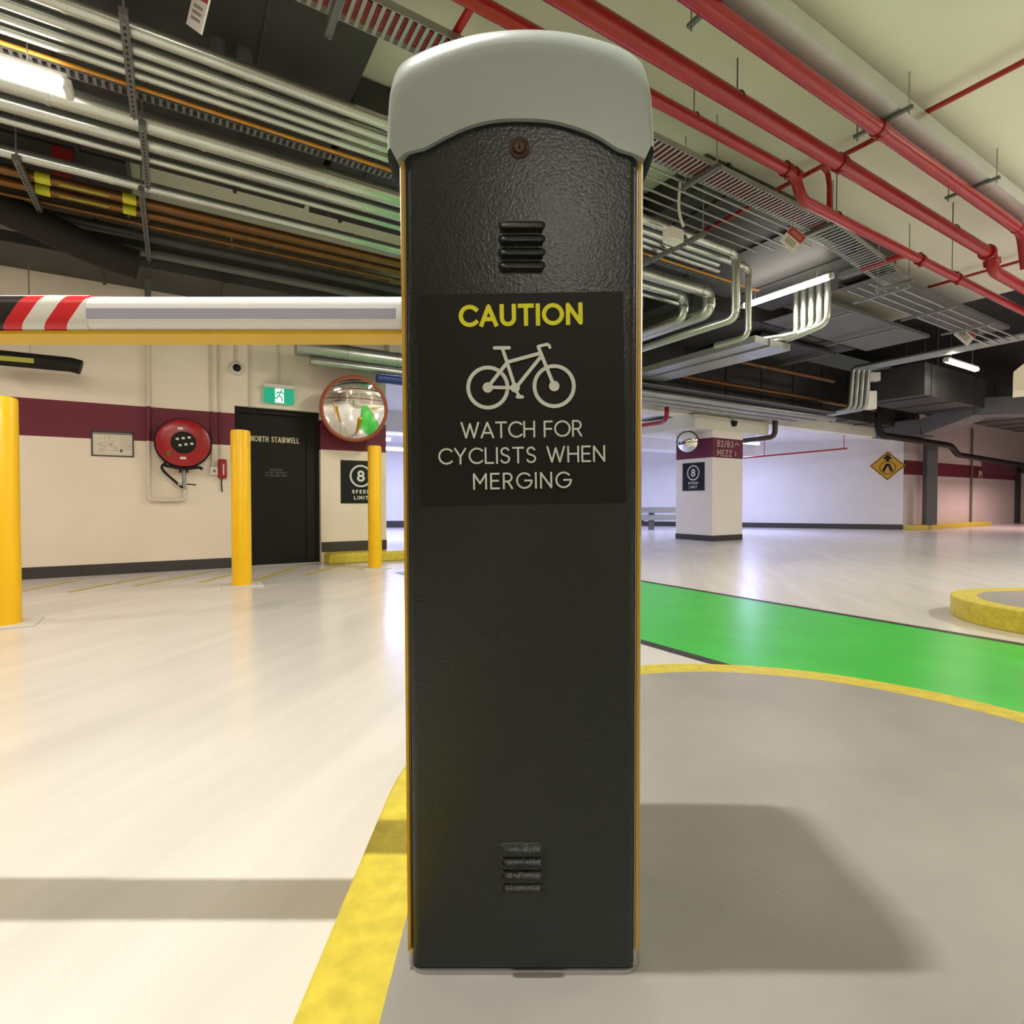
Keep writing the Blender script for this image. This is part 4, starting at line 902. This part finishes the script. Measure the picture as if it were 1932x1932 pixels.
# vertical pipes behind the hanging plate top left
for k, (px, r_) in enumerate(((412, .05), (457, .06))):
    q = on_t(px, 60, 4.1); tag(mesh_obj('drop_pipe', MB().tube([Vector((q.x, q.y, H+2.76)), Vector((q.x, q.y, H+3.0))], r_, 12), M['galv']), ('narrow grey pipe dropping right beside the hanging warning plate', 'grey pipe dropping between warning plate and slotted tray')[k], 'pipe')
# red sprinkler mains
gR = 'red sprinkler mains under the ceiling'
run('sprinkler_pipe', 'red main nearest the silver trunking at upper right', 'pipe', 2.24, 2.98, .055, -5, SX(1915, 2.24), M['red'], group=gR, seg=18)
run('sprinkler_pipe', 'thick middle red main crossing the ceiling above the cabinet', 'pipe', 2.66, 3.0, .064, -5, SX(1855, 2.66), M['red'], group=gR, hang=[SX(1385, 2.66), SX(1790, 2.66), SX(900, 2.66)], seg=18)
t = 2.965; s1 = SX(1493, t)
th = thing('sprinkler_pipe', 'lowest red main with an offset bend right of the cabinet', 'pipe', ST(2, t, H+3.0), 0, gR)
mesh_obj('pipe_run', MB(G0).tube([(-5, t, H+3.0), (s1, t, H+3.0), (s1+.12, t, H+2.80), (14, t, H+2.80)], .047, 18, .09), M['red'], th)
for s, zh in ((s1-.12, 3.0), (s1+.02, 2.99), (SX(1730, t), 2.8), (SX(1800, t), 2.8)):
    mesh_obj('coupling', MB(G0).tube([(s-.03, t, H+zh), (s+.03, t, H+zh)], .062, 14).box(s-.02, s+.02, t-.015, t+.015, H+zh-.08, H+zh+.08), M['dred'], th)
for px, zh in ((1305, 3.0), (1572, 2.8), (1790, 2.8)):
    s = SX(px, t); mesh_obj('hanger', MB(G0).tube([(s, t+.05*math.cos(a_), H+zh+.055*math.sin(a_)) for a_ in [PI*k/10-.3 for k in range(12)]], .005, 6).tube([(s, t, H+zh+.05), (s, t, CZ)], .004, 6), M['dark'], th)
# fittings that belong to the other mains
def fit(label, px, t, zh, r): 
    s = SX(px, t); th = thing('pipe_coupling', label, 'pipe fitting', ST(s, t, H+zh-r))
    mesh_obj('clamp', MB(G0).tube([(s-.035, t, H+zh), (s+.035, t, H+zh)], r*1.17, 20), M['dred'], th)
    for sg in (-1, 1): mesh_obj('bolt_lug', MB(G0).box(s-.02, s+.02, t-.018, t+.018, H+zh+sg*r*1.05-.02, H+zh+sg*r*1.05+.02), M['dred'], th)
fit('dark red coupling on the thick middle red main', 1577, 2.66, 3.0, .064)
fit('dark red coupling on the red main beside the trunking', 1650, 2.24, 2.98, .055)
s_ = SX(1855, 2.66)
tag(mesh_obj('pipe_elbow', MB(G0).tube([(s_-.05, 2.66, H+3.0), (s_+.12, 2.66, H+3.0), (s_+.2, 2.66, H+2.82), (13, 2.66, H+2.82)], .064, 16, .1).tube([(s_-.02, 2.66, H+3.0), (s_+.04, 2.66, H+3.0)], .09, 14).tube([(s_+.14, 2.66, H+2.95), (s_+.17, 2.66, H+2.88)], .085, 14), M['red']), 'stepped lower length of the thick red main at the right edge', 'pipe')
s_ = SX(1912, 2.24); tag(mesh_obj('pipe_elbow', MB(G0).tube([(s_-.05, 2.24, H+2.98), (s_+.15, 2.24, H+2.98), (s_+.3, 2.24, H+2.62)], .06, 16, .12), M['red']), 'down turned end of the red main beside the trunking', 'pipe')
# branches across
gB = 'thin red sprinkler branches'
def branch(label, s, t0, t1, zh, r, extra=None):
    mb = MB(G0).tube([(s, t0, H+zh), (s, t1, H+zh)], r, 10)
    if extra: mb.tube(extra, r*1.1, 10, .03)
    tag(mesh_obj('branch_pipe', mb, M['red']), label, 'pipe', gB)
sB = 5.33
tag(mesh_obj('branch_pipe', MB(G0).tube([(sB, .32, H+3.22), (sB, 3.40, H+3.22), (sB-.38, 3.50, H+2.955), (sB-.38, 4.5, H+2.955)], .022, 10, .05).tube([(sB, 2.97, H+3.22), (sB+.10, 2.97, H+3.20), (sB+.14, 2.97, H+3.08), (sB+.14, 2.97, H+2.84)], .024, 10, .03), M['red']), 'long thin red branch crossing under the ceiling at upper right', 'pipe', gB)
branch('distant thin red branch crossing near the right edge', 9.69, 1.66, 3.78, 3.22, .02)
branch('short stout red branch leaving the lowest red main', 7.09, 2.97, 3.45, 2.80, .036)
branch('short red branch left of the cap at the top', SX(893, 2.97), 2.97, 3.32, 2.98, .026)
# cable trunking upper right
tk = thing('cable_trunking', 'silver square cable trunking along the ceiling at upper right', 'trunking', ST(3, 2.1, H+3.04))
mesh_obj('trunking_body', MB(G0).box(-4, 11.2, 2.09, 2.36, H+3.06, H+3.19), mat('bright_galvanised', (.60, .62, .60), .34, .55, noise=.08, nscale=3), tk)
for px in (1375, 1685, 1852):
    s = SX(px, 2.12); br = mesh_obj('bracket', MB(G0).box(s-.016, s+.016, 2.02, 2.45, H+3.035, H+3.058), M['grey'], tk)
    for t in (2.045, 2.425): mesh_obj('drop_rod', MB(G0).tube([(s, t, H+3.0), (s, t, CZ)], .006, 6), M['galv'], br)
# right hand pipe drops and cross runs
bs = 7.39
cr_ = thing('pipe_bundle', 'row of bright vertical pipes turning into a flat bundle behind the lamp', 'pipe bundle', ST(bs, 5, H+2.2))
for k in range(5):
    t = 4.02+.12*k; s = bs+.02*k; mesh_obj('pipe', MB(G0).tube([(s, t, H+3.01), (s, t, H+2.36-.012*k), (s-.16-.11*k, t+.35, H+2.24), (s-.16-.11*k, 7.3, H+2.24)], .042, 12, .12), M['lag'], cr_)
mesh_obj('saddle', MB(G0).box(bs-.75, bs, 5.0, 5.04, H+2.13, H+2.17).tube([(bs-.3, 5.02, H+2.15), (bs-.3, 5.02, CZ)], .007, 6), M['galv'], cr_)
duct('flat pale duct carrying the pipes behind the lamp', bs-.85, bs-.05, 4.5, 7.2, H+2.10, H+2.19, M['galv'])
tag(mesh_obj('duct_hood', MB(G0).box(7.5, 7.62, 3.62, 3.95, H+2.95, H+3.3), M['grey']), 'grey sheet steel upright above the end of the right hand lamp', 'duct')
# tray on beam line with conduit offset
zt_ = 2.74
cz_ = thing('cable_bundle', 'broad bundle of grey conduits along the beam above the lettered column', 'conduit bundle', ST(8, 7.3, zt_), 0)
for k in range(5):
    t = 6.95+.16*k; s2 = 13.1-.13*k; lowz = 3.0
    P = [(5.8, t, zt_+.16*(k % 2)*.4+.03), (s2, t, zt_+.16*(k % 2)*.4+.05)]
    mesh_obj('conduit', MB(G0).tube(P, .062, 12), M['grey'] if k % 2 else M['galv'], cz_)
mesh_obj('tray_bed', MB(G0).box(5.8, 13.0, 6.85, 7.72, zt_+.15, zt_+.18), M['grey'], cz_)
c3 = thing('cable_bundle', 'grey conduits stepping up in front of the small white boxes at right', 'conduit bundle', ST(13.1, 6.5, 3.0))
for k in range(4):
    s = 13.0+.1*k; mesh_obj('conduit', MB(G0).tube([(s, 7.34, 2.93), (s, 6.55-.06*k, 2.97), (s, 6.5-.06*k, 3.86), (s, 1.5, 3.90)], .05, 12, .12), M['galv'], c3)
jb = thing('junction_box', 'pale square box beside the stepped conduits, lower one', 'junction box', on_s(1635, 772, 13.6)); q = on_s(1638, 755, 13.6); kq = q.y/F
mesh_obj('box_body', MB(frame(q, Vector((1, 0, 0)))).box(-13*kq, 14*kq, -.05, .12, -17*kq, 17*kq), M['whitepl'], jb, bevel=.01)
mesh_obj('warning_triangle', MB(frame(q, Vector((1, 0, 0)))).prismy([(-9*kq, -6*kq), (5*kq, -6*kq), (-2*kq, 13*kq)], -.056, -.05), M['signw'], jb)
jb = thing('junction_box', 'pale square box beside the stepped conduits, upper one', 'junction box', on_s(1647, 720, 13.6)); q = on_s(1648, 711, 13.6)
mesh_obj('box_body', MB(frame(q, Vector((1, 0, 0)))).box(-11*kq, 11*kq, -.05, .12, -8*kq, 8*kq), M['whitepl'], jb, bevel=.01)
for k, px in enumerate((1627, 1638)):
    a = on_s(px, 715, 13.62); b_ = on_s(px, 742, 13.62); mesh_obj('conduit_stub', MB().tube([a, b_], .04, 10), M['whitepl'], jb)
# hanging lamps/valves dark right
for k, px in enumerate((1708, 1744, 1768)):
    q = on_s(px, 728-(k == 2)*8, 15.0); th = thing('hanging_valve', ('leftmost', 'middle', 'rightmost')[k]+' of three dull round valves in the dark right of the boxes', 'valve', q-Z*.12, 0, 'round valves in the dark')
    mesh_obj('bulb', MB(Matrix.Translation(q)).lathe([(0, -.14), (.09, -.11), (.13, -.03), (.10, .06), (.05, .10), (.05, .2), (0, .2)], 20), M['galv'], th)
    mesh_obj('stem', MB().tube([q+Z*.19, Vector((q.x, q.y, 5.0))], .03, 8), M['dark'], th)
# broad bent duct far right
P = [on_s(x, y, 17.5) for x, y in ((2000, 765), (1850, 770), (1750, 808), (1660, 815))]
dk = MB(); 
for a, b_ in zip(P[:-1], P[1:]): dk.bar(a, b_, .9, .42)
tag(mesh_obj('bent_duct', dk, M['grey']), 'grey rectangular duct bending up above the grey steel post', 'duct')
# pale boxed end at right edge
q = on_y(1912, 712, 6.0); kq = q.y/F
pb = MB(Matrix.Translation(q)); pb.box(0, .45, 0, .5, -.135, .14)
tag(mesh_obj('pull_box', MB(frame(q, Vector((1, -.9, 0)))).box(0, .6, 0, .5, -.15, .06).prismy([(0, .06), (.6, .06), (.6, .35), (.15, .2)], 0, .5), M['creampipe']), 'cream box corner jutting in at the right edge', 'box')
# silver pipes over the stair door
t = 7.55
run('lagged_pipe', 'fat silver pipe above the convex mirror', 'pipe', t, 2.0, .115, SX(560, t), 5.6, M['galv'], joints=.7)
run('lagged_pipe', 'thinner silver pipe just under the fat one above the convex mirror', 'pipe', t-.05, 1.83, .055, SX(585, t), 5.2, M['galv'], joints=.6)
tag(mesh_obj('blue_pipe', MB(G0).tube([(SX(712, t-.1), t-.1, H+1.70), (5.0, t-.1, H+1.70)], .06, 12), M['blue']), 'blue pipe between the convex mirror and the cabinet', 'pipe')
# small white box under pipes right of cabinet and small detector
q = on_t(1270, 446, 3.7); jb = thing('junction_box', 'white box hanging under the silver pipes right of the cabinet', 'junction box', q-Z*.06)
mesh_obj('box_body', MB(frame(q, U)).box(-.085, .085, -.06, .06, -.06, .06), M['whitepl'], jb, bevel=.01); mesh_obj('lid', MB(frame(q, U)).box(-.06, .06, -.045, .045, -.068, -.06), M['whitepl'], jb)
q = on_t(1283, 345, 3.62); q2 = on_t(1290, 428, 3.62)
tag(mesh_obj('drop_cable', MB().tube([q, on_t(1280, 385, 3.62), on_t(1283, 410, 3.62), q2], .014, 8, .1), M['whitepl']), 'pale cable dropping from the slotted tray to the white box', 'cable')
q = on_t(1395, 427, 3.9); tag(mesh_obj('smoke_detector', MB(Matrix.Translation(q)).lathe([(0, -.03), (.03, -.025), (.035, .02), (.02, .15), (0, .15)], 16), M['whitepl']), 'small pale detector under the dark duct', 'detector')
# hanging warning plates
def plate(q, rz, w_, h_, label, flip=False, tilt=0.0):
    th = thing('warning_plate', label, 'sign', q, 0, 'white and red warning plates hung from the services')
    Fp = Matrix.Translation(q) @ Matrix.Rotation(rz, 4, 'Z') @ Matrix.Rotation(tilt, 4, 'X') @ Matrix.Rotation(math.radians(40), 4, 'Y')
    mesh_obj('plate', MB(Fp).box(-w_, w_, -.004, .004, -h_, h_), M['whitepl'], th)
    mesh_obj('red_band', MB(Fp).box(-w_*.96, w_*.96, -.0048, -.004, h_*.08, h_*.94), M['pink'], th)
    m2 = MB(Fp).stroke([(-w_*.45, h_*.5), (w_*.45, h_*.5)], h_*.42, -.0056, 'round'); mesh_obj('pale_oval', m2, mat('faded_red_print', (.42, .16, .13), .5), th)
    m2 = MB(Fp)
    for k in range(3): m2.box(-w_*.6, w_*.6, -.0046, -.004, -h_*(.25+.22*k), -h_*(.13+.22*k))
    mesh_obj('small_print', m2, M['greypr'], th)
    mesh_obj('cord', MB().tube([q+Z*h_*.9, Vector((q.x, q.y, H+2.86 if q.z < H+2.8 else CZ))], .003, 6), M['galv'], th)
q = on_t(1496, 451, 3.25); plate(q, 0, .095, .10, 'tilted warning plate hanging under the slotted tray')
q = on_s(1824, 628, 11.8); plate(q, 0, .16, .17, 'far warning plate hanging before the grey cross conduits')
q = on_t(378, 5, 3.2); plate(q, math.radians(-38), .11, .12, 'warning plate cut off by the top edge of the picture', tilt=0)
